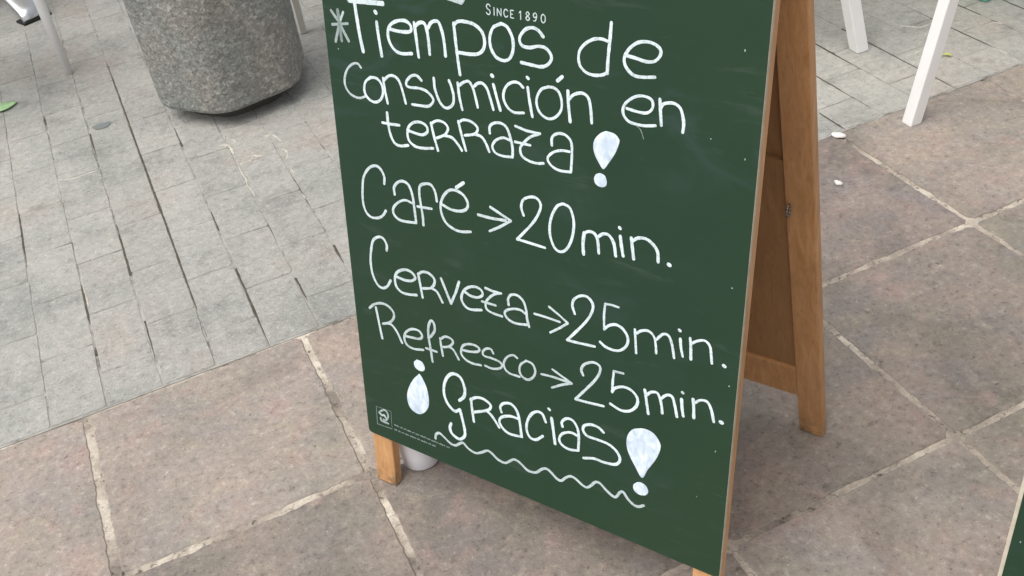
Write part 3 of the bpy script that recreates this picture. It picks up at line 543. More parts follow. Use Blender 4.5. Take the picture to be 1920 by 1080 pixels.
'printed_small_text':[['s',1.01,0.33,0,[[56.1,33.5],[56.2,35.9]]],['s',0.9,0.3,0,[[56.1,33.5],[57.4,35.1]]],['s',1.01,0.33,0,[[58.0,33.5],[58.1,35.8]]],['s',0.9,0.3,0,[[58.1,34.4],[59.2,35.1]]],['s',1.01,0.33,0,[[59.8,33.5],[59.8,35.1]]],['s',0.9,0.3,0,[[59.9,34.4],[61.1,35.1]]],['s',1.01,0.33,0,[[61.6,33.4],[62.4,36.1]]],['s',0.9,0.3,0,[[61.6,33.4],[62.8,34.4]]],['s',1.01,0.33,0,[[63.5,33.4],[63.5,34.8]]],['s',0.9,0.3,0,[[63.5,33.4],[64.7,34.4]]],['s',1.01,0.33,0,[[67.1,33.4],[67.1,34.8]]],['s',0.9,0.3,0,[[67.1,33.4],[68.3,34.3]]],['s',1.01,0.33,0,[[69.0,33.4],[69.6,35.3]]],['s',0.89,0.3,0,[[69.0,33.4],[70.2,35.1]]],['s',1.01,0.33,0,[[70.8,33.4],[71.4,35.3]]],['s',0.89,0.3,0,[[70.9,34.4],[72.0,35.0]]],['s',1.0,0.33,0,[[74.4,33.4],[74.4,34.8]]],['s',0.89,0.3,0,[[74.4,33.4],[75.6,34.3]]],['s',1.0,0.33,0,[[76.2,33.4],[76.9,35.2]]],['s',0.89,0.3,0,[[76.2,33.4],[77.5,35.0]]],['s',1.0,0.33,0,[[78.1,33.3],[78.8,36.0]]],['s',0.89,0.3,0,[[78.1,33.3],[79.3,35.0]]],['s',1.0,0.33,0,[[81.7,33.3],[82.3,35.0]]],['s',0.89,0.3,0,[[81.8,34.3],[82.9,35.0]]],['s',1.0,0.33,0,[[83.5,33.3],[83.6,35.7]]],['s',0.89,0.3,0,[[83.5,33.3],[84.7,34.2]]],['s',1.0,0.33,0,[[85.3,33.3],[85.4,35.7]]],['s',0.89,0.3,0,[[85.3,33.3],[86.5,35.0]]],['s',1.0,0.33,0,[[87.1,33.3],[87.1,34.7]]],['s',0.89,0.3,0,[[87.1,33.3],[88.3,34.9]]],['s',1.0,0.33,0,[[90.7,33.3],[90.7,34.9]]],['s',0.88,0.3,0,[[90.7,33.3],[91.9,34.2]]],['s',0.99,0.33,0,[[92.5,33.3],[93.1,34.9]]],['s',0.88,0.3,0,[[92.5,33.3],[93.7,34.9]]],['s',0.99,0.33,0,[[94.3,33.2],[94.3,34.6]]],['s',0.88,0.3,0,[[94.4,34.2],[95.5,34.9]]],['s',0.99,0.33,0,[[97.9,33.2],[98.5,35.1]]],['s',0.88,0.3,0,[[98.0,34.2],[99.1,34.2]]],['s',0.99,0.33,0,[[99.7,33.2],[99.7,34.8]]],['s',0.88,0.3,0,[[99.8,34.2],[100.9,34.1]]],['s',0.99,0.33,0,[[101.5,33.2],[101.6,35.5]]],['s',0.88,0.3,0,[[101.6,34.2],[102.7,34.8]]],['s',0.99,0.33,0,[[103.3,33.2],[103.9,35.1]]],['s',0.88,0.3,0,[[103.4,34.2],[104.4,34.1]]],['s',0.99,0.33,0,[[106.9,33.2],[107.5,35.0]]],['s',0.88,0.3,0,[[106.9,34.1],[108.1,34.8]]],['s',0.99,0.33,0,[[108.6,33.2],[109.3,35.0]]],['s',0.88,0.3,0,[[108.6,33.2],[109.8,34.1]]],['s',0.99,0.33,0,[[110.4,33.2],[111.1,35.7]]],['s',0.88,0.3,0,[[110.4,33.2],[111.6,34.1]]],['s',0.98,0.33,0,[[112.2,33.1],[112.8,35.0]]],['s',0.88,0.3,0,[[112.2,33.1],[113.4,34.8]]],['s',0.98,0.33,0,[[114.0,33.1],[114.7,35.7]]],['s',0.87,0.3,0,[[114.1,34.1],[115.2,34.8]]],['s',0.98,0.33,0,[[115.8,33.1],[116.4,35.7]]],['s',0.87,0.3,0,[[115.8,34.1],[116.9,34.8]]],['s',0.98,0.33,0,[[119.3,33.1],[119.4,35.4]]],['s',0.87,0.3,0,[[119.4,34.0],[120.5,34.7]]],['s',0.98,0.33,0,[[121.1,33.1],[121.7,34.9]]],['s',0.87,0.3,0,[[121.1,33.1],[122.3,34.7]]],['s',0.98,0.33,0,[[122.8,33.1],[123.5,35.6]]],['s',0.87,0.3,0,[[122.9,34.0],[124.0,34.0]]],['s',0.98,0.33,0,[[124.6,33.1],[124.7,35.4]]],['s',0.87,0.3,0,[[124.6,33.1],[125.8,34.7]]],['s',0.98,0.33,0,[[128.1,33.0],[128.7,34.9]]],['s',0.87,0.3,0,[[128.2,34.0],[129.3,34.7]]],['s',0.98,0.33,0,[[129.9,33.0],[130.5,34.7]]],['s',0.87,0.3,0,[[129.9,33.0],[131.1,34.7]]],['s',0.98,0.33,0,[[131.7,33.0],[132.3,34.9]]],['s',0.87,0.3,0,[[131.7,34.0],[132.8,33.9]]],['s',0.97,0.33,0,[[133.4,33.0],[133.5,35.3]]],['s',0.87,0.3,0,[[133.4,33.0],[134.5,33.9]]],['s',0.97,0.33,0,[[135.2,33.0],[135.8,35.6]]],['s',0.86,0.3,0,[[135.2,33.9],[136.3,34.6]]],['s',0.97,0.33,0,[[136.9,33.0],[137.5,34.6]]],['s',0.86,0.3,0,[[137.0,33.9],[138.0,33.9]]],['s',0.97,0.33,0,[[138.7,33.0],[139.3,35.5]]],['s',0.86,0.3,0,[[138.7,33.0],[139.8,33.9]]],['s',0.97,0.33,0,[[142.2,33.0],[142.2,34.3]]],['s',0.86,0.3,0,[[142.2,33.0],[143.3,33.9]]],['s',0.97,0.33,0,[[143.9,32.9],[144.6,35.5]]],['s',0.86,0.3,0,[[143.9,32.9],[145.0,33.9]]],['s',0.97,0.33,0,[[145.7,32.9],[145.6,34.3]]],['s',0.86,0.3,0,[[145.7,33.9],[146.8,34.6]]],['s',0.97,0.33,0,[[147.4,32.9],[147.4,35.2]]],['s',0.86,0.3,0,[[147.4,32.9],[148.6,34.5]]],['s',0.97,0.33,0,[[149.1,32.9],[149.2,35.2]]],['s',0.86,0.3,0,[[149.1,32.9],[150.2,33.8]]],['s',0.97,0.33,0,[[150.9,32.9],[151.5,34.7]]],['s',0.86,0.3,0,[[150.9,32.9],[152.0,34.5]]],['s',0.96,0.33,0,[[152.6,32.9],[153.2,34.7]]],['s',0.86,0.3,0,[[152.6,32.9],[153.8,34.5]]],['s',0.96,0.33,0,[[156.1,32.9],[156.1,34.5]]],['s',0.86,0.3,0,[[156.1,32.9],[157.2,33.8]]],['s',0.96,0.33,0,[[157.8,32.9],[157.8,34.2]]],['s',0.86,0.3,0,[[157.8,32.9],[158.9,34.5]]],['s',0.96,0.33,0,[[159.5,32.9],[159.6,35.2]]],['s',0.85,0.3,0,[[159.6,33.8],[160.7,34.5]]],['s',0.96,0.33,0,[[161.3,32.8],[161.9,35.4]]],['s',0.85,0.3,0,[[161.3,32.8],[162.4,33.7]]],['s',1.02,0.33,0,[[55.2,24.4],[56.0,27.0]]],['s',0.9,0.3,0,[[55.3,25.3],[56.4,25.3]]],['s',1.02,0.33,0,[[57.1,24.4],[57.1,25.8]]],['s',0.9,0.3,0,[[57.2,25.3],[58.3,26.0]]],['s',1.02,0.33,0,[[58.9,24.4],[59.0,26.8]]],['s',0.9,0.3,0,[[59.0,25.3],[60.2,26.0]]],['s',1.01,0.33,0,[[62.5,24.4],[63.2,26.0]]],['s',0.9,0.3,0,[[62.6,25.4],[63.7,25.3]]],['s',1.01,0.33,0,[[64.4,24.4],[65.1,27.0]]],['s',0.9,0.3,0,[[64.5,25.4],[65.6,25.3]]],['s',1.01,0.33,0,[[66.2,24.4],[66.2,26.0]]],['s',0.9,0.3,0,[[66.2,24.4],[67.5,26.1]]],['s',1.01,0.33,0,[[69.8,24.4],[69.9,26.0]]],['s',0.9,0.3,0,[[69.9,25.4],[71.0,25.3]]],['s',1.01,0.33,0,[[71.7,24.4],[71.8,26.8]]],['s',0.9,0.3,0,[[71.8,25.4],[72.8,25.3]]],['s',1.01,0.33,0,[[73.5,24.4],[73.5,26.0]]],['s',0.9,0.3,0,[[73.6,25.4],[74.7,26.1]]],['s',1.01,0.33,0,[[77.1,24.4],[77.1,26.1]]],['s',0.9,0.3,0,[[77.1,24.4],[78.3,25.3]]],['s',1.01,0.33,0,[[78.9,24.4],[79.6,26.3]]],['s',0.89,0.3,0,[[79.0,25.4],[80.2,26.1]]],['s',1.01,0.33,0,[[80.7,24.4],[80.8,26.1]]],['s',0.89,0.3,0,[[80.8,25.4],[81.9,25.4]]],['s',1.0,0.33,0,[[82.5,24.4],[82.6,25.8]]],['s',0.89,0.3,0,[[82.6,25.4],[83.7,25.4]]],['s',1.0,0.33,0,[[86.2,24.4],[86.2,25.8]]],['s',0.89,0.3,0,[[86.2,24.4],[87.4,26.1]]],['s',1.0,0.33,0,[[88.0,24.4],[88.6,26.1]]],['s',0.89,0.3,0,[[88.0,25.4],[89.2,26.1]]],['s',1.0,0.33,0,[[89.8,24.4],[90.4,26.3]]],['s',0.89,0.3,0,[[89.8,24.4],[91.0,26.1]]],['s',1.0,0.33,0,[[91.6,24.4],[91.6,26.1]]],['s',0.89,0.3,0,[[91.6,24.4],[92.8,26.1]]],['s',1.0,0.33,0,[[93.3,24.4],[93.4,25.8]]],['s',0.89,0.3,0,[[93.4,25.4],[94.6,26.1]]],['s',1.0,0.33,0,[[95.1,24.4],[95.1,25.8]]],['s',0.89,0.3,0,[[95.2,25.4],[96.4,26.1]]],['s',1.0,0.33,0,[[96.9,24.4],[97.6,26.3]]],['s',0.89,0.3,0,[[97.0,25.4],[98.2,26.1]]],['s',1.0,0.33,0,[[100.5,24.5],[101.1,26.3]]],['s',0.88,0.3,0,[[100.5,24.5],[101.7,26.1]]],['s',0.99,0.33,0,[[102.3,24.5],[103.0,27.1]]],['s',0.88,0.3,0,[[102.3,24.5],[103.4,25.4]]],['s',0.99,0.33,0,[[104.1,24.5],[104.1,25.9]]],['s',0.88,0.3,0,[[104.1,24.5],[105.2,25.4]]],['s',0.99,0.33,0,[[107.6,24.5],[108.3,26.1]]],['s',0.88,0.3,0,[[107.7,25.4],[108.8,25.4]]],['s',0.99,0.33,0,[[109.4,24.5],[110.1,26.4]]],['s',0.88,0.3,0,[[109.4,24.5],[110.6,25.4]]],['s',0.99,0.33,0,[[111.2,24.5],[111.2,26.1]]],['s',0.88,0.3,0,[[111.2,24.5],[112.3,25.4]]],['s',0.99,0.33,0,[[113.0,24.5],[113.7,27.1]]],['s',0.88,0.3,0,[[113.1,25.4],[114.1,25.4]]],['s',0.99,0.33,0,[[114.7,24.5],[114.8,26.1]]],['s',0.88,0.3,0,[[114.8,25.4],[115.9,26.1]]],['s',0.99,0.33,0,[[116.5,24.5],[116.5,25.9]]],['s',0.88,0.3,0,[[116.6,25.4],[117.7,26.1]]],['s',0.99,0.33,0,[[118.3,24.5],[118.3,25.9]]],['s',0.88,0.3,0,[[118.3,24.5],[119.4,25.4]]],['s',0.98,0.33,0,[[121.8,24.5],[122.4,26.1]]],['s',0.88,0.3,0,[[121.8,24.5],[123.0,26.1]]],['s',0.98,0.33,0,[[123.6,24.5],[123.6,25.9]]],['s',0.87,0.3,0,[[123.7,25.5],[124.7,25.4]]],['s',0.98,0.33,0,[[125.3,24.5],[125.4,26.8]]],['s',0.87,0.3,0,[[125.4,25.5],[126.5,26.1]]],['s',0.98,0.33,0,[[128.9,24.5],[128.8,25.9]]],['s',0.87,0.3,0,[[128.9,25.5],[130.0,25.4]]],['s',0.98,0.33,0,[[130.6,24.5],[130.7,26.8]]],['s',0.87,0.3,0,[[130.6,24.5],[131.8,26.2]]],['s',0.98,0.33,0,[[132.4,24.5],[133.0,26.4]]],['s',0.87,0.3,0,[[132.4,24.5],[133.5,26.2]]],['s',0.98,0.33,0,[[134.1,24.5],[134.8,27.1]]],['s',0.87,0.3,0,[[134.2,25.5],[135.3,26.2]]]],
'printed_logo_tip':[['f',0.0,1.0,1,[[204.0,704.7],[217.5,702.7],[223.4,702.3],[227.9,708.3],[229.2,713.8],[220.2,720.1],[189.8,722.7],[156.7,721.7],[163.1,714.2],[183.6,708.4]]]]}


def brd(u, v, off=0.0):          # metres on the chalkboard face -> sign space
    return Vector((u, 0, 0)) + U * (H0 + v) + N * off

def stroke_mesh(bm, pts, w, off, smooth):
    q = ribbon_pts([(a / 1000, b / 1000) for a, b in pts], bool(smooth), 6)
    clean = [q[0]]
    for p in q[1:]:
        if (p - clean[-1]).length > 0.0004: clean.append(p)
    q = clean
    if len(q) < 2: q.append(q[0] + Vector((0.001, 0)))
    h = w * 0.98 / 2 / 1000
    d0 = (q[0] - q[1]).normalized(); d1 = (q[-1] - q[-2]).normalized()
    rows = []
    caps = [(d0, [0.92, 0.62, 0.0], [0.30, 0.78, 1.0])]
    def row(p, d, hw, t):
        n = Vector((-d.y, d.x)); hw *= 1 + 0.18 * noise.noise(Vector((p.x * 130, p.y * 130, off * 9000))) + 0.10 * noise.noise(Vector((p.x * 700, p.y * 700, off * 9000)))
        o = off + t * 0.00003
        r = []
        for k in (-1, -0.45, 0.45, 1):
            c = p + n * hw * k
            r.append(bm.verts.new(brd(c.x, c.y, o + (0.00007 if abs(k) < 1 else 0))))
        rows.append(r)
    dd = -d0
    for e, s in ((0.95, 0.3), (0.66, 0.75)): row(q[0] - dd * h * e, dd, h * s, 0)
    for i, p in enumerate(q):
        a = q[max(i - 1, 0)]; b = q[min(i + 1, len(q) - 1)]
        row(p, (b - a).normalized(), h, i / len(q))
    for e, s in ((0.66, 0.75), (0.95, 0.3)): row(q[-1] + d1 * h * e, d1, h * s, 1)
    for a, b in zip(rows, rows[1:]):
        for k in range(3):
            bm.faces.new((a[k], b[k], b[k + 1], a[k + 1]))

WORDS = {'chalk_asterisk': ('asterisk', 'greyish half-rubbed chalk asterisk'),
 'chalk_tiempos': ('lettering', 'the word Tiempos in thick white chalk'), 'chalk_de': ('lettering', 'the word de in thick white chalk'),
 'chalk_consumicion': ('lettering', 'the word Consumicion with its accent, in white chalk'), 'chalk_en': ('lettering', 'the word en in white chalk'),
 'chalk_terraza': ('lettering', 'the word terraza in white chalk'), 'chalk_exclamation_terraza': ('exclamation_mark', 'filled white exclamation mark after terraza'),
 'chalk_cafe': ('lettering', 'the word Cafe with its accent, in white chalk'), 'chalk_arrow': ('arrow', 'chalk arrow between Cafe and 20 min'),
 'chalk_20_min': ('lettering', '20 min. in white chalk'), 'chalk_cerveza': ('lettering', 'the word Cerveza in thinner chalk'),
 'chalk_arrow_cerveza': ('arrow', 'chalk arrow after Cerveza'), 'chalk_25_min_cerveza': ('lettering', '25 min. on the Cerveza line'),
 'chalk_refresco': ('lettering', 'the word Refresco in thin chalk'), 'chalk_arrow_refresco': ('arrow', 'faint chalk arrow after Refresco'),
 'chalk_25_min_refresco': ('lettering', '25 min. on the Refresco line'), 'chalk_opening_exclamation': ('exclamation_mark', 'filled inverted exclamation mark before Gracias'),
 'chalk_gracias': ('lettering', 'the word Gracias in white chalk'), 'chalk_closing_exclamation': ('exclamation_mark', 'large filled exclamation mark after Gracias'),
 'chalk_wavy_line': ('wavy_underline', 'wavy chalk line under Gracias'), 'printed_emblem': ('printed_emblem', 'small pale printed emblem in a square'),
 'printed_small_text': ('small_print', 'two lines of tiny pale print'), 'printed_logo_tip': ('printed_logo', 'pale printed logo at the head of the board')}

def add_lettering(panel):
    idx = 0
    for word, strokes in STROKES.items():
        groups = {}
        for st in strokes:
            key = 'fill' if st[0] == 'f' else tone_mat(st[2])
            groups.setdefault(key, []).append(st)
        me_mats = list(groups); bm = bmesh.new(); spans = []
        for mi, k in enumerate(me_mats):
            for st in groups[k]:
                nf = len(bm.faces); off = 0.00012 + 0.00005 * (idx % 9); idx += 1
                if st[0] == 'f':
                    P = ribbon_pts([(a / 1000, b / 1000) for a, b in st[4]] + [tuple(c / 1000 for c in st[4][0])], True, 5)[:-1]
                    vs = [bm.verts.new(brd(p.x, p.y, 0.0001)) for p in P]
                    cx = sum(p.x for p in P) / len(P); cy = sum(p.y for p in P) / len(P)
                    vi = [bm.verts.new(brd(cx + (p.x - cx) * 0.93, cy + (p.y - cy) * 0.93, 0.00035)) for p in P]
                    for i in range(len(vs)):
                        j = (i + 1) % len(vs); bm.faces.new((vs[i], vs[j], vi[j], vi[i]))
                    bm.faces.new(vi)
                else:
                    stroke_mesh(bm, st[4], st[1], off, st[3])
                bm.faces.ensure_lookup_table()
                for f in bm.faces[nf:]: f.material_index = mi
        name, lab = WORDS[word]
        o = obj(name, bm, None, panel, smooth=False)
        o['label'] = lab
        for k in me_mats: o.data.materials.append(M['c8'] if (k == 'fill' and word.startswith('printed')) else M[k])
    # "Since 1890" in small printed capitals
    G = {'S': [(1, .85), (.75, 1), (.3, 1), (.05, .78), (.3, .55), (.75, .45), (.97, .22), (.72, 0), (.3, 0), (0, .15)],
         'I': [(.5, 0), (.5, 1)], 'N': [(.05, 0), (.05, 1), (.95, 0), (.95, 1)],
         'C': [(.95, .82), (.65, 1), (.3, .95), (.05, .5), (.3, .05), (.65, 0), (.95, .18)],
         'E': [(.9, 1), (.1, 1), (.1, .5), (.75, .5), (.1, .5), (.1, 0), (.9, 0)],
         '1': [(.2, .75), (.55, 1), (.55, 0)], '8': [(.5, .53), (.15, .75), (.5, 1), (.85, .75), (.5, .53), (.1, .25), (.5, 0), (.9, .25), (.5, .53)],
         '9': [(.2, .05), (.6, .1), (.88, .55), (.8, .9), (.5, 1), (.15, .75), (.4, .45), (.85, .6)],
         '0': [(.5, 1), (.12, .75), (.12, .25), (.5, 0), (.88, .25), (.88, .75), (.5, 1)]}
    bm = bmesh.new(); k = 0
    for ch, u, wdt, hgt in (('S', 258.0, 5.5, 11.2), ('I', 267.2, 3.4, 8.6), ('N', 273.0, 6, 8.6), ('C', 282.0, 6, 8.6), ('E', 291.2, 5, 8.6),
                            ('1', 302.6, 5, 9.6), ('8', 311.8, 6, 9.6), ('9', 321.5, 6, 9.6), ('0', 332.3, 6.4, 9.6)):
        v0 = 695.9
        sm = ch in 'SC890'
        stroke_mesh(bm, [(u + a * wdt, v0 + b * hgt) for a, b in G[ch]], 1.35, 0.00012 + 0.00004 * (k % 3), sm); k += 1
    obj('small_capitals', bm, M['c9'], panel)['label'] = 'Since 1890 in small printed capitals'

def chamfer_panel(bm, u0, u1, v0, v1, r):
    """rounded rectangle slab, front face at offset 0, back at -T"""
    pts = []
    for cx, cy, a0 in ((u1 - r, v1 - r, 0), (u0 + r, v1 - r, 90), (u0 + r, v0 + r, 180), (u1 - r, v0 + r, 270)):
        for k in range(5):
            a = R(a0 + 22.5 * k); pts.append((cx + r * math.cos(a), cy + r * math.sin(a)))
    f = [bm.verts.new(brd(a, b, -0.0006)) for a, b in pts]; bk = [bm.verts.new(brd(a, b, -T)) for a, b in pts]
    n = len(pts)
    for i in range(n): bm.faces.new((f[i], f[(i + 1) % n], bk[(i + 1) % n], bk[i]))
    bm.faces.new(bk[::-1]); bm.faces.new(f)
    return pts

def post(u0, vtop, name, parent, side):
    """front post: follows the slope, foot cut level with the ground"""
    bm = bmesh.new()
    fr = -T - 0.0004; bk = -T - PD
    def at(u, off, v):
        return Vector((u, 0, 0)) + U * v + N * off
    def foot(u, off):
        q = at(u, off, 0); return q - U * (q.z / U.z) + U * 0.001
    lo = [foot(u0, fr), foot(u0 + PW, fr), foot(u0 + PW, bk), foot(u0, bk)]
    hi = [at(u0, fr, vtop), at(u0 + PW, fr, vtop), at(u0 + PW, bk, vtop), at(u0, bk, vtop)]
    hexa(bm, lo + hi)
    return obj(name, bm, M['pine'], parent, bevel=0.0018)

def make_sign(loc, rz, label, lettered, group):
    t = thing('chalkboard_sign', loc, rz, label, 'chalkboard sign', group)
    VT = 0.905
    bm = bmesh.new(); chamfer_panel(bm, 0.0, W, 0.0, VT, 0.007)
    pan = obj('board_panel', bm, M['raw'], t)
    bm = bmesh.new(); r = 0.0066
    pts = []; e0 = .0004 if lettered else .0038        # the second board's left rim has lost its green
    for cx, cy, a0 in ((W - .0004 - r, VT - .0004 - r, 0), (e0 + r, VT - .0004 - r, 90), (e0 + r, .0004 + r, 180), (W - .0004 - r, .0004 + r, 270)):
        for k in range(5):
            a = R(a0 + 22.5 * k); pts.append((cx + r * math.cos(a), cy + r * math.sin(a)))
    f = [bm.verts.new(brd(a, b, 0)) for a, b in pts]; g = [bm.verts.new(brd(a, b, -0.0005)) for a, b in pts]
    for i in range(len(f)): bm.faces.new((f[i], g[i], g[(i + 1) % len(f)], f[(i + 1) % len(f)]))
    bm.faces.new(f)
    face = obj('chalk_surface', bm, M['board'], pan)
    if lettered: add_lettering(pan)
    random.seed(8 if lettered else 9)
    bm = bmesh.new()
    dots = [(0.575, 0.70), (0.585, 0.585), (0.545, 0.60), (0.583, 0.43), (0.59, 0.30), (0.02, 0.62), (0.58, 0.2), (0.56, 0.12)] if lettered else [(0.022, 0.33), (0.03, 0.27), (0.012, 0.30), (0.045, 0.2), (0.02, 0.15), (0.05, 0.42)]
    for u, v in dots:
        a, b = random.uniform(0.0006, 0.0013), random.uniform(0.0006, 0.0016)
        bm = bmesh.new()
        c = [bm.verts.new(brd(u + a * math.cos(x), v + b * math.sin(x), 0.0001)) for x in [k * math.pi / 4 for k in range(8)]]
        bm.faces.new(c)
        obj('chalk_speck', bm, M['c6'], pan)
    # front frame
    post(INS, HINGE + 0.004, 'front_post', t, -1); post(W - INS - PW, HINGE + 0.004, 'front_post', t, 1)
    def rail(v0, v1, name):
        bm = bmesh.new()
        P = lambda u, v, o: Vector((u, 0, 0)) + U * v + N * o
        a, b = INS + PW + 0.0003, W - INS - PW - 0.0003
        hexa(bm, [P(a, v0, -T - .001), P(b, v0, -T - .001), P(b, v0, -T - PD + .001), P(a, v0, -T - PD + .001), P(a, v1, -T - .001), P(b, v1, -T - .001), P(b, v1, -T - PD + .001), P(a, v1, -T - PD + .001)])
        return obj(name, bm, M['pine'], t, bevel=0.0015)
    rail(H0 + 0.02, H0 + 0.075, 'front_rail'); rail(HINGE - 0.05, HINGE + 0.003, 'front_rail')
    # rear frame hangs from the hinge
    Hh = Vector((0, 0, 0)) + U * HINGE + N * (-T - PD - 0.0015)
    U2 = Vector((0, -math.sin(RLEAN), math.cos(RLEAN))); N2 = Vector((0, -math.cos(RLEAN), -math.sin(RLEAN)))
    L = Hh.z / U2.z
    P2 = lambda u, d, o: Hh + Vector((u, 0, 0)) - U2 * d + N2 * o      # d metres down the rear frame, o towards the front
    def rpost(u0):
        bm = bmesh.new()
        def ft(u, o):
            q = P2(u, 0, o); return q - U2 * (q.z / U2.z - 0.001)
        hexa(bm, [ft(u0, 0), ft(u0 + PW, 0), ft(u0 + PW, -PD), ft(u0, -PD), P2(u0, 0, 0), P2(u0 + PW, 0, 0), P2(u0 + PW, 0, -PD), P2(u0, 0, -PD)])
        obj('rear_post', bm, M['pine'], t, bevel=0.0018)
    rpost(INS); rpost(W - INS - PW)
    def rrail(d0, d1, o0, o1, name, mat='pine', bev=0.0015):
        bm = bmesh.new(); a, b = INS + PW + .0003, W - INS - PW - .0003
        hexa(bm, [P2(a, d1, o0), P2(b, d1, o0), P2(b, d1, o1), P2(a, d1, o1), P2(a, d0, o0), P2(b, d0, o0), P2(b, d0, o1), P2(a, d0, o1)])
        return obj(name, bm, M[mat], t, bevel=bev)
    rrail(0.868, 0.935, -0.001, -PD + .001, 'rear_rail')
    rrail(0.001, 0.045, -0.001, -PD + .001, 'rear_rail')
    rrail(0.4552, 0.8675, -0.0062, -0.0159, 'lower_back_panel', 'hardboard', 0)
    rrail(0.0455, 0.4550, -0.0125, -0.0160, 'upper_back_panel', 'hardboard', 0)
    # screw eye on the rear post and the stay cord's ring
    bm = bmesh.new()
    c = P2(W - INS - PW + 0.006, 0.528, 0.0)
    for k in range(10):
        a0, a1 = 2 * math.pi * k / 10, 2 * math.pi * (k + 1) / 10
        pt = lambda a: c + N2 * (0.005 + 0.006 * math.cos(a)) - U2 * 0.009 * math.sin(a)
        tube(bm, pt(a0), pt(a1), 0.0016, 0.0016, 6)
    obj('screw_eye', bm, M['steel'], t, smooth=True)
    # hinges
    for u in (0.10, W - 0.16):
        bm = bmesh.new(); q = Hh + Vector((0, 0, 0.028))
        tube(bm, q + Vector((u, 0, 0)), q + Vector((u + 0.06, 0, 0)), 0.004, 0.004, 10)
        obj('hinge', bm, M['steel'], t)
    return t

sign = make_sign((-0.0305, -0.4354, 0), -1.01289, 'green chalkboard on a pine A-frame, handwritten in white with drink times in minutes', True, 'chalkboard signs on the terrace')
sign2 = make_sign((0.389, -1.256, 0), -1.01289, 'blank green chalkboard cut off by the bottom right corner, only its pale edge showing', False, 'chalkboard signs on the terrace')

# ------------------------------------------------------------------ white cup behind the left foot
bm = bmesh.new()
lathe(bm, [(0.0300, 0.0), (0.0312, 0.002), (0.0325, 0.03), (0.0355, 0.088), (0.0370, 0.090), (0.0370, 0.0925), (0.0345, 0.0925), (0.0335, 0.088), (0.0300, 0.012), (0.0, 0.011)], 56, True, False)
bmesh.ops.remove_doubles(bm, verts=bm.verts, dist=1e-5)
cup = obj('white_cup', bm, M['paperwhite'], smooth=True)
cup.location = (0.056, -0.428, 0.0015)
tag(cup, 'white round cup standing on the slabs just behind the left foot of the lettered chalkboard', 'cup')

# ------------------------------------------------------------------ hexagonal planter
pl = thing('concrete_planter', (0.100, 1.122, 0), R(11), 'big hexagonal planter of grey exposed aggregate concrete, raised on a dark recessed foot', 'planter')
def hexring(r, z, rnd=0.03):
    pts = []
    for k in range(6):
        a = R(60 * k); c = Vector((math.cos(a), math.sin(a))) * r
        d1 = (Vector((math.cos(R(60 * (k - 1))), math.sin(R(60 * (k - 1))))) * r - c).normalized()
        d2 = (Vector((math.cos(R(60 * (k + 1))), math.sin(R(60 * (k + 1))))) * r - c).normalized()
        A, B = c + d1 * rnd, c + d2 * rnd
        for q in range(6):
            t = q / 5
            pts.append((A * (1 - t) ** 2 + c * 2 * t * (1 - t) + B * t ** 2))
    return [(p.x, p.y, z) for p in pts]
def hexlathe(prof, wob=0.0):
    bm = bmesh.new(); rings = []
    for r, z in prof:
        rr = []
        for (x, y, zz) in hexring(r, z, min(0.06, r * 0.3)):
            k = 1 + wob * noise.noise(Vector((x * 22, y * 22, zz * 22)))
            rr.append(bm.verts.new((x * k, y * k, zz)))
        rings.append(rr)
    n = len(rings[0])
    for a, b in zip(rings, rings[1:]):
        for i in range(n): bm.faces.new((a[i], a[(i + 1) % n], b[(i + 1) % n], b[i]))
    bm.faces.new(rings[0][::-1]); bm.faces.new(rings[-1])
    return bm
R0 = 0.222
obj('planter_body', hexlathe([(R0 - 0.016, 0.042), (R0 - 0.005, 0.046), (R0, 0.056)] + [(R0 + 0.002 * k / 10, 0.056 + 0.42 * k / 10) for k in range(1, 11)] + [(R0 + 0.012, 0.48), (R0 + 0.014, 0.52), (R0 + 0.006, 0.53), (R0 - 0.05, 0.53), (R0 - 0.055, 0.49)], 0.008), M['concrete'], pl)
obj('recessed_foot', hexlathe([(R0 - 0.075, -0.002), (R0 - 0.075, 0.0415)]), M['darkfoot'], pl)
obj('soil', hexlathe([(R0 - 0.058, 0.475), (R0 - 0.058, 0.492)]), M['soil'], pl)
random.seed(4)
bush = bmesh.new()
for k in range(900):
    a = random.uniform(0, 6.283); e = random.uniform(-0.2, 1.4); r = random.uniform(0.08, 0.24)
    c = Vector((r * math.cos(a) * math.cos(e), r * math.sin(a) * math.cos(e), 0.72 + r * math.sin(e)))
    d = Vector((random.uniform(-1, 1), random.uniform(-1, 1), random.uniform(-0.4, 1))).normalized(); s_ = d.orthogonal().normalized() * 0.009
    bush.faces.new([bush.verts.new(c), bush.verts.new(c + d * 0.02 + s_), bush.verts.new(c + d * 0.045), bush.verts.new(c + d * 0.02 - s_)])
for k in range(14):
    a = random.uniform(0, 6.283); tube(bush, (0.03 * math.cos(a), 0.03 * math.sin(a), 0.49), (0.15 * math.cos(a), 0.15 * math.sin(a), 0.82), 0.005, 0.002, 5)
shrub = obj('small_shrub', bush, M['leafgreen'])
shrub.location = pl.location
tag(shrub, 'small leafy shrub growing in the hexagonal concrete planter above the frame', 'shrub')

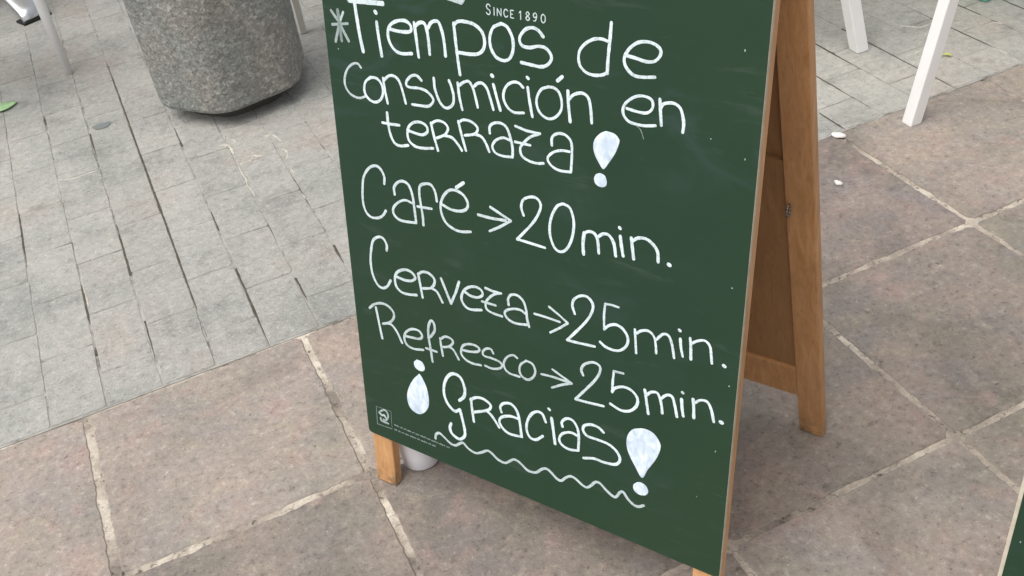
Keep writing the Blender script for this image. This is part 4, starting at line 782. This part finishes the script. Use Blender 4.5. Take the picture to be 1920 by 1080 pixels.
# ------------------------------------------------------------------ terrace furniture (mostly only legs in view)
def leg_bar(name, parent, a, b, w0, w1, d0, d1, rz, mat, bev=0.002):
    """rectangular bar from foot a to top b; section w x d, turned rz about the vertical"""
    a, b = Vector(a), Vector(b); ux = Vector((math.cos(rz), math.sin(rz), 0)); uy = Vector((-math.sin(rz), math.cos(rz), 0))
    bm = bmesh.new(); pts = []
    for c, w, d in ((a, w0, d0), (b, w1, d1)):
        for i, j in ((-1, -1), (1, -1), (1, 1), (-1, 1)): pts.append(c + ux * w / 2 * i + uy * d / 2 * j)
    hexa(bm, pts)
    return obj(name, bm, M[mat], parent, bevel=bev, seg=3)

def chair(loc, rz, label, legs, seat_h=0.45, mat='white', back=True, inset=0.0, leg_w=0.03, taper=1.0, round_legs=False, depth=None, group='white terrace furniture'):
    """legs: foot positions in chair space and the top positions they reach under the seat"""
    t = thing('terrace_chair', loc, rz, label, 'chair', group)
    for (f, top) in legs:
        if round_legs:
            bm = bmesh.new(); tube(bm, (f[0], f[1], 0.001), (top[0], top[1], seat_h - 0.02), leg_w / 2 * taper, leg_w / 2, 20)
            o = obj('leg', bm, M[mat], t, smooth=False)
            for p in o.data.polygons: p.use_smooth = len(p.vertices) == 4
        else:
            leg_bar('leg', t, (f[0], f[1], 0.001), (top[0], top[1], seat_h - 0.02), leg_w * taper, leg_w, (depth or leg_w) * taper, depth or leg_w, 0, mat)
    xs = [l[1][0] for l in legs]; ys = [l[1][1] for l in legs]
    x0, x1, y0, y1 = min(xs) - leg_w, max(xs) + leg_w, min(ys) - leg_w, max(ys) + leg_w
    x0 += inset; x1 -= inset; y0 += inset; y1 -= inset
    n = 7
    for k in range(n):
        bm = bmesh.new(); a = x0 + (x1 - x0) * k / n; box(bm, a + 0.004, a + (x1 - x0) / n - 0.004, y0, y1, seat_h, seat_h + 0.014)
        obj('seat_slat', bm, M[mat], t, bevel=0.003)
    bm = bmesh.new()
    bm.free()
    for a, b in ((y0 + .01, y0 + .03), (y1 - .03, y1 - .01)):
        bm = bmesh.new(); box(bm, x0 + .01, x1 - .01, a, b, seat_h - .045, seat_h - .0005); obj('seat_rail', bm, M[mat], t, bevel=0.002)
    if back:
        for x in (x0 + 0.015, x1 - 0.015):
            leg_bar('back_post', t, (x, y1 - 0.015, seat_h + 0.0145), (x, y1 + 0.06, 0.86), 0.025, 0.022, 0.025, 0.022, 0, mat)
        for k in range(4):
            z = 0.58 + 0.07 * k; bm = bmesh.new(); yy = y1 - 0.015 + 0.075 * (z - seat_h) / (0.86 - seat_h)
            box(bm, x0 + 0.03, x1 - 0.03, yy - 0.007, yy + 0.007, z, z + 0.045); obj('back_slat', bm, M[mat], t, bevel=0.003)
    return t

def table(loc, rz, label, legs, size, h=0.73, mat='white', leg_w=0.035, leg_d=None, top_mat='white', group='white terrace furniture'):
    t = thing('terrace_table', loc, rz, label, 'table', group)
    for f, top in legs:
        leg_bar('leg', t, (f[0], f[1], 0.001), (top[0], top[1], h - 0.0245), leg_w, leg_w, leg_d or leg_w, leg_d or leg_w, 0, mat)
    x0, x1, y0, y1 = size
    n = 9; wd = (y1 - y0) / n
    for k in range(n):
        bm = bmesh.new(); box(bm, x0, x1, y0 + k * wd + 0.008, y0 + (k + 1) * wd - 0.008, h - 0.014, h); obj('top_slat', bm, M[top_mat], t, bevel=0.003, seg=2)
    for x in (x0 + 0.02, x1 - 0.055):
        bm = bmesh.new(); box(bm, x, x + 0.035, y0 + 0.02, y1 - 0.02, h - 0.040, h - 0.0145); obj('top_rail', bm, M[top_mat], t, bevel=0.002)
    return t

# round slim leg in the upper left corner
S2 = 0.30
chair((-0.312, 1.598, 0), R(135), 'white chair at the top left whose slim round leg stands beside the planter',
      [((0, 0), (0, 0)), ((0.40, 0), (0.40, 0)), ((0, 0.40), (0, 0.40)), ((0.40, 0.40), (0.40, 0.40))], round_legs=True, leg_w=0.034, taper=0.72, inset=0.045)
# plank-legged table behind the board's upper left edge
table((0.362, 1.388, 0), 0, 'cream table with thin square legs, one between the planter and the lettered chalkboard',
      [((0, 0), (0, 0)), ((0.62, 0), (0.62, 0)), ((0.0, 0.62), (0.0, 0.62)), ((0.62, 0.62), (0.62, 0.62))], (-0.09, 0.71, -0.06, 0.70), mat='cream', leg_w=0.020, leg_d=0.022, top_mat='cream')
# square leg leaning left, right of the board
dx, dy = -0.022 / 0.14, 0.007 / 0.14
sp = lambda x, y, ax, ay: ((x, y), (x + ax * 0.43, y + ay * 0.43))
chair((1.517, 0.290, 0), 0, 'white chair behind the lettered chalkboard, a thick square leg right of the pine frame',
      [sp(0, 0, dx, dy + 0.1), sp(-0.44, 0, -dx, dy + 0.1), sp(0, 0.44, dx, -dy - 0.1), sp(-0.44, 0.44, -dx, -dy - 0.1)], leg_w=0.037, taper=0.92)
# long slanting leg of a white table at the upper right
table((1.379, -0.060, 0), 0, 'white table at the top right, its square leg slanting down to the pink slabs',
      [((0, 0), (0.205, 0.035)), ((0.92, 0.0), (0.715, 0.035)), ((0.0, 0.74), (0.205, 0.705)), ((0.92, 0.74), (0.715, 0.705))], (0.15, 0.77, 0.0, 0.74), leg_w=0.030, leg_d=0.030)

# aluminium pedestal base at the top left corner
pd_ = thing('pedestal_table', (-0.50, 2.42, 0), 0, 'round pedestal table on a shiny cast aluminium foot at the far top left corner', 'table', 'pedestal tables')
for k in range(4):
    a = R(-65 + 90 * k); ca, sa = math.cos(a), math.sin(a)
    bm = bmesh.new(); prev = None
    for i in range(13):
        t = i / 12; r = 0.33 - 0.29 * t; zt = 0.018 + 0.115 * t ** 0.75; w = 0.040 - 0.016 * math.sin(math.pi * min(1, t * 1.2)) if t < 0.8 else 0.026
        w = 0.048 * (1 - t) + 0.024 * t
        sec = [(-w, zt - 0.010), (-w * 0.85, zt + 0.002), (-w * 0.3, zt + 0.011), (w * 0.3, zt + 0.011), (w * 0.85, zt + 0.002), (w, zt - 0.010)]
        row = [bm.verts.new((ca * r - sa * x, sa * r + ca * x, z)) for x, z in sec]
        if prev:
            for q in range(5): bm.faces.new((prev[q], prev[q + 1], row[q + 1], row[q]))
            bm.faces.new((prev[5], prev[0], row[0], row[5]))
        else: bm.faces.new(row)
        prev = row
    bm.faces.new(prev[::-1])
    obj('foot', bm, M['alu'], pd_, smooth=True)
    bm = bmesh.new(); Mx = Matrix.Translation((ca * 0.305, sa * 0.305, 0)) @ Matrix.Rotation(a, 4, 'Z'); box(bm, -0.03, 0.031, -0.050, 0.050, 0.0, 0.0079, Mx)
    obj('rubber_pad', bm, M['rubber'], pd_, bevel=0.002)
bm = bmesh.new(); tube(bm, (0, 0, 0.06), (0, 0, 0.70), 0.032, 0.032, 32); obj('column', bm, M['alu'], pd_)
bm = bmesh.new(); lathe(bm, [(0.36, 0.701), (0.365, 0.705), (0.365, 0.722), (0.36, 0.726)], 64); obj('table_top', bm, M['white'], pd_)

# dark pot behind the slim leg: only its shaded foot reaches the picture


# ------------------------------------------------------------------ litter
def blob(name, x, y, rx, ry, h, rz, mat, label, cat, seed=0, z=0.0):
    bm = bmesh.new(); bmesh.ops.create_icosphere(bm, subdivisions=2, radius=1)
    for v in bm.verts:
        k = 1 + 0.30 * noise.noise(v.co * 1.7 + Vector((seed, 0, 0))) + 0.30 * noise.noise(v.co * 4.5 + Vector((seed, 3, 0))); v.co *= k
        v.co.x *= rx; v.co.y *= ry; v.co.z = max(v.co.z, -0.3) * h + 0.3 * h
    o = obj(name, bm, M[mat], smooth=True); o.location = (x, y, z); o.rotation_euler = (0, 0, rz)
    return tag(o, label, cat)
blob('paper_scrap', 1.218, -0.012, 0.017, 0.008, 0.006, -0.9, 'butt', 'small white crumpled scrap where the grey pavers meet the pink slabs', 'litter', 1, 0.001)
blob('white_pebble', 1.100, -0.164, 0.0065, 0.010, 0.005, 0.2, 'butt', 'tiny white pebble alone on a pink slab right of the pine leg', 'pebble', 4, 0.001)
def leaf(name, x, y, L, wd, rz, mat, label, bend=0.004):
    bm = bmesh.new(); n = 8; prev = None
    for i in range(n + 1):
        t = i / n; w = wd * math.sin(math.pi * min(0.98, 0.03 + 0.95 * t)) ** 0.8; zz = 0.0015 + bend * math.sin(math.pi * t)
        row = [bm.verts.new((L * (t - 0.5), -w, zz + 0.0015)), bm.verts.new((L * (t - 0.5), 0, zz)), bm.verts.new((L * (t - 0.5), w, zz + 0.0015))]
        if prev:
            for q in range(2): bm.faces.new((prev[q], row[q], row[q + 1], prev[q + 1]))
        prev = row
    o = obj(name, bm, M[mat], smooth=True); o.location = (x, y, 0.001); o.rotation_euler = (0, 0, rz)
    s = o.modifiers.new('solid', 'SOLIDIFY'); s.thickness = 0.0004
    return tag(o, label, 'leaf')
leaf('fallen_leaf', 1.652, 0.133, 0.026, 0.0055, -0.95, 'leafyellow', 'narrow yellow leaf fallen on the grey pavers right of the slanting white leg')
leaf('fallen_leaf', -0.512, 1.485, 0.085, 0.028, 0.25, 'limepaint', 'pale green leaf lying on the grey pavers at the left edge', 0.002)
bm = bmesh.new()
bm.faces.new([bm.verts.new((0.024 * math.cos(a) * (1 + 0.15 * math.sin(3 * a)), 0.019 * math.sin(a) * (1 + 0.12 * math.cos(2 * a)), 0.0)) for a in [k * math.pi / 12 for k in range(24)]])
g = obj('gum_spot', bm, M['gum'], paving); g.location = (-0.268, 1.176, 0.0016); g['label'] = 'flattened dark chewing gum spot'
# grit and crumbs gathered on the ground
random.seed(21)
gb = bmesh.new()
def crumb(x, y, s):
    v = [gb.verts.new((x + s * random.uniform(.5, 1) * math.cos(a), y + s * random.uniform(.5, 1) * math.sin(a), 0.0008)) for a in (0, 1.5, 3.1, 4.6)]
    t = gb.verts.new((x, y, 0.0008 + s * random.uniform(0.4, 0.9)))
    for i in range(4): gb.faces.new((v[i], v[(i + 1) % 4], t))
for k in range(260):
    if random.random() < 0.5:
        y = random.uniform(0.05, 1.9); x = PX0 + PX * random.randint(-3, 24) + random.gauss(0, 0.006)
    elif random.random() < 0.6:
        x = random.uniform(-0.7, 2.0); y = random.gauss(0.0, 0.01) if random.random() < 0.5 else -0.4155 * random.randint(1, 2) + random.gauss(0, 0.012)
    else:
        x, y = random.uniform(-0.7, 2.1), random.uniform(-1.0, 1.8)
    crumb(x, y, random.uniform(0.0009, 0.0024))
tag(obj('grit', gb, M['grit']), 'fine pale and dark grit scattered along the joints of the paving', kind='stuff')

# turquoise crate edge at the far top right
cr = thing('plastic_crate', (1.93, 0.30, 0), R(8), 'turquoise plastic crate, only its corner reaching into the top right of the picture', 'crate')
for (a, b, c, d, nm) in ((0, 0.36, 0, 0.012, 'side_panel'), (0, 0.36, 0.248, 0.26, 'side_panel'), (0, 0.012, 0.0125, 0.2475, 'end_panel'), (0.348, 0.36, 0.0125, 0.2475, 'end_panel')):
    for k in range(3):
        bm = bmesh.new(); box(bm, a, b, c, d, 0.002 + 0.07 * k, 0.002 + 0.07 * k + (0.05 if k < 2 else 0.07)); obj(nm, bm, M['turquoise'], cr, bevel=0.002)
bm = bmesh.new(); box(bm, 0.013, 0.347, 0.013, 0.247, 0.004, 0.012); obj('crate_floor', bm, M['turquoise'], cr)
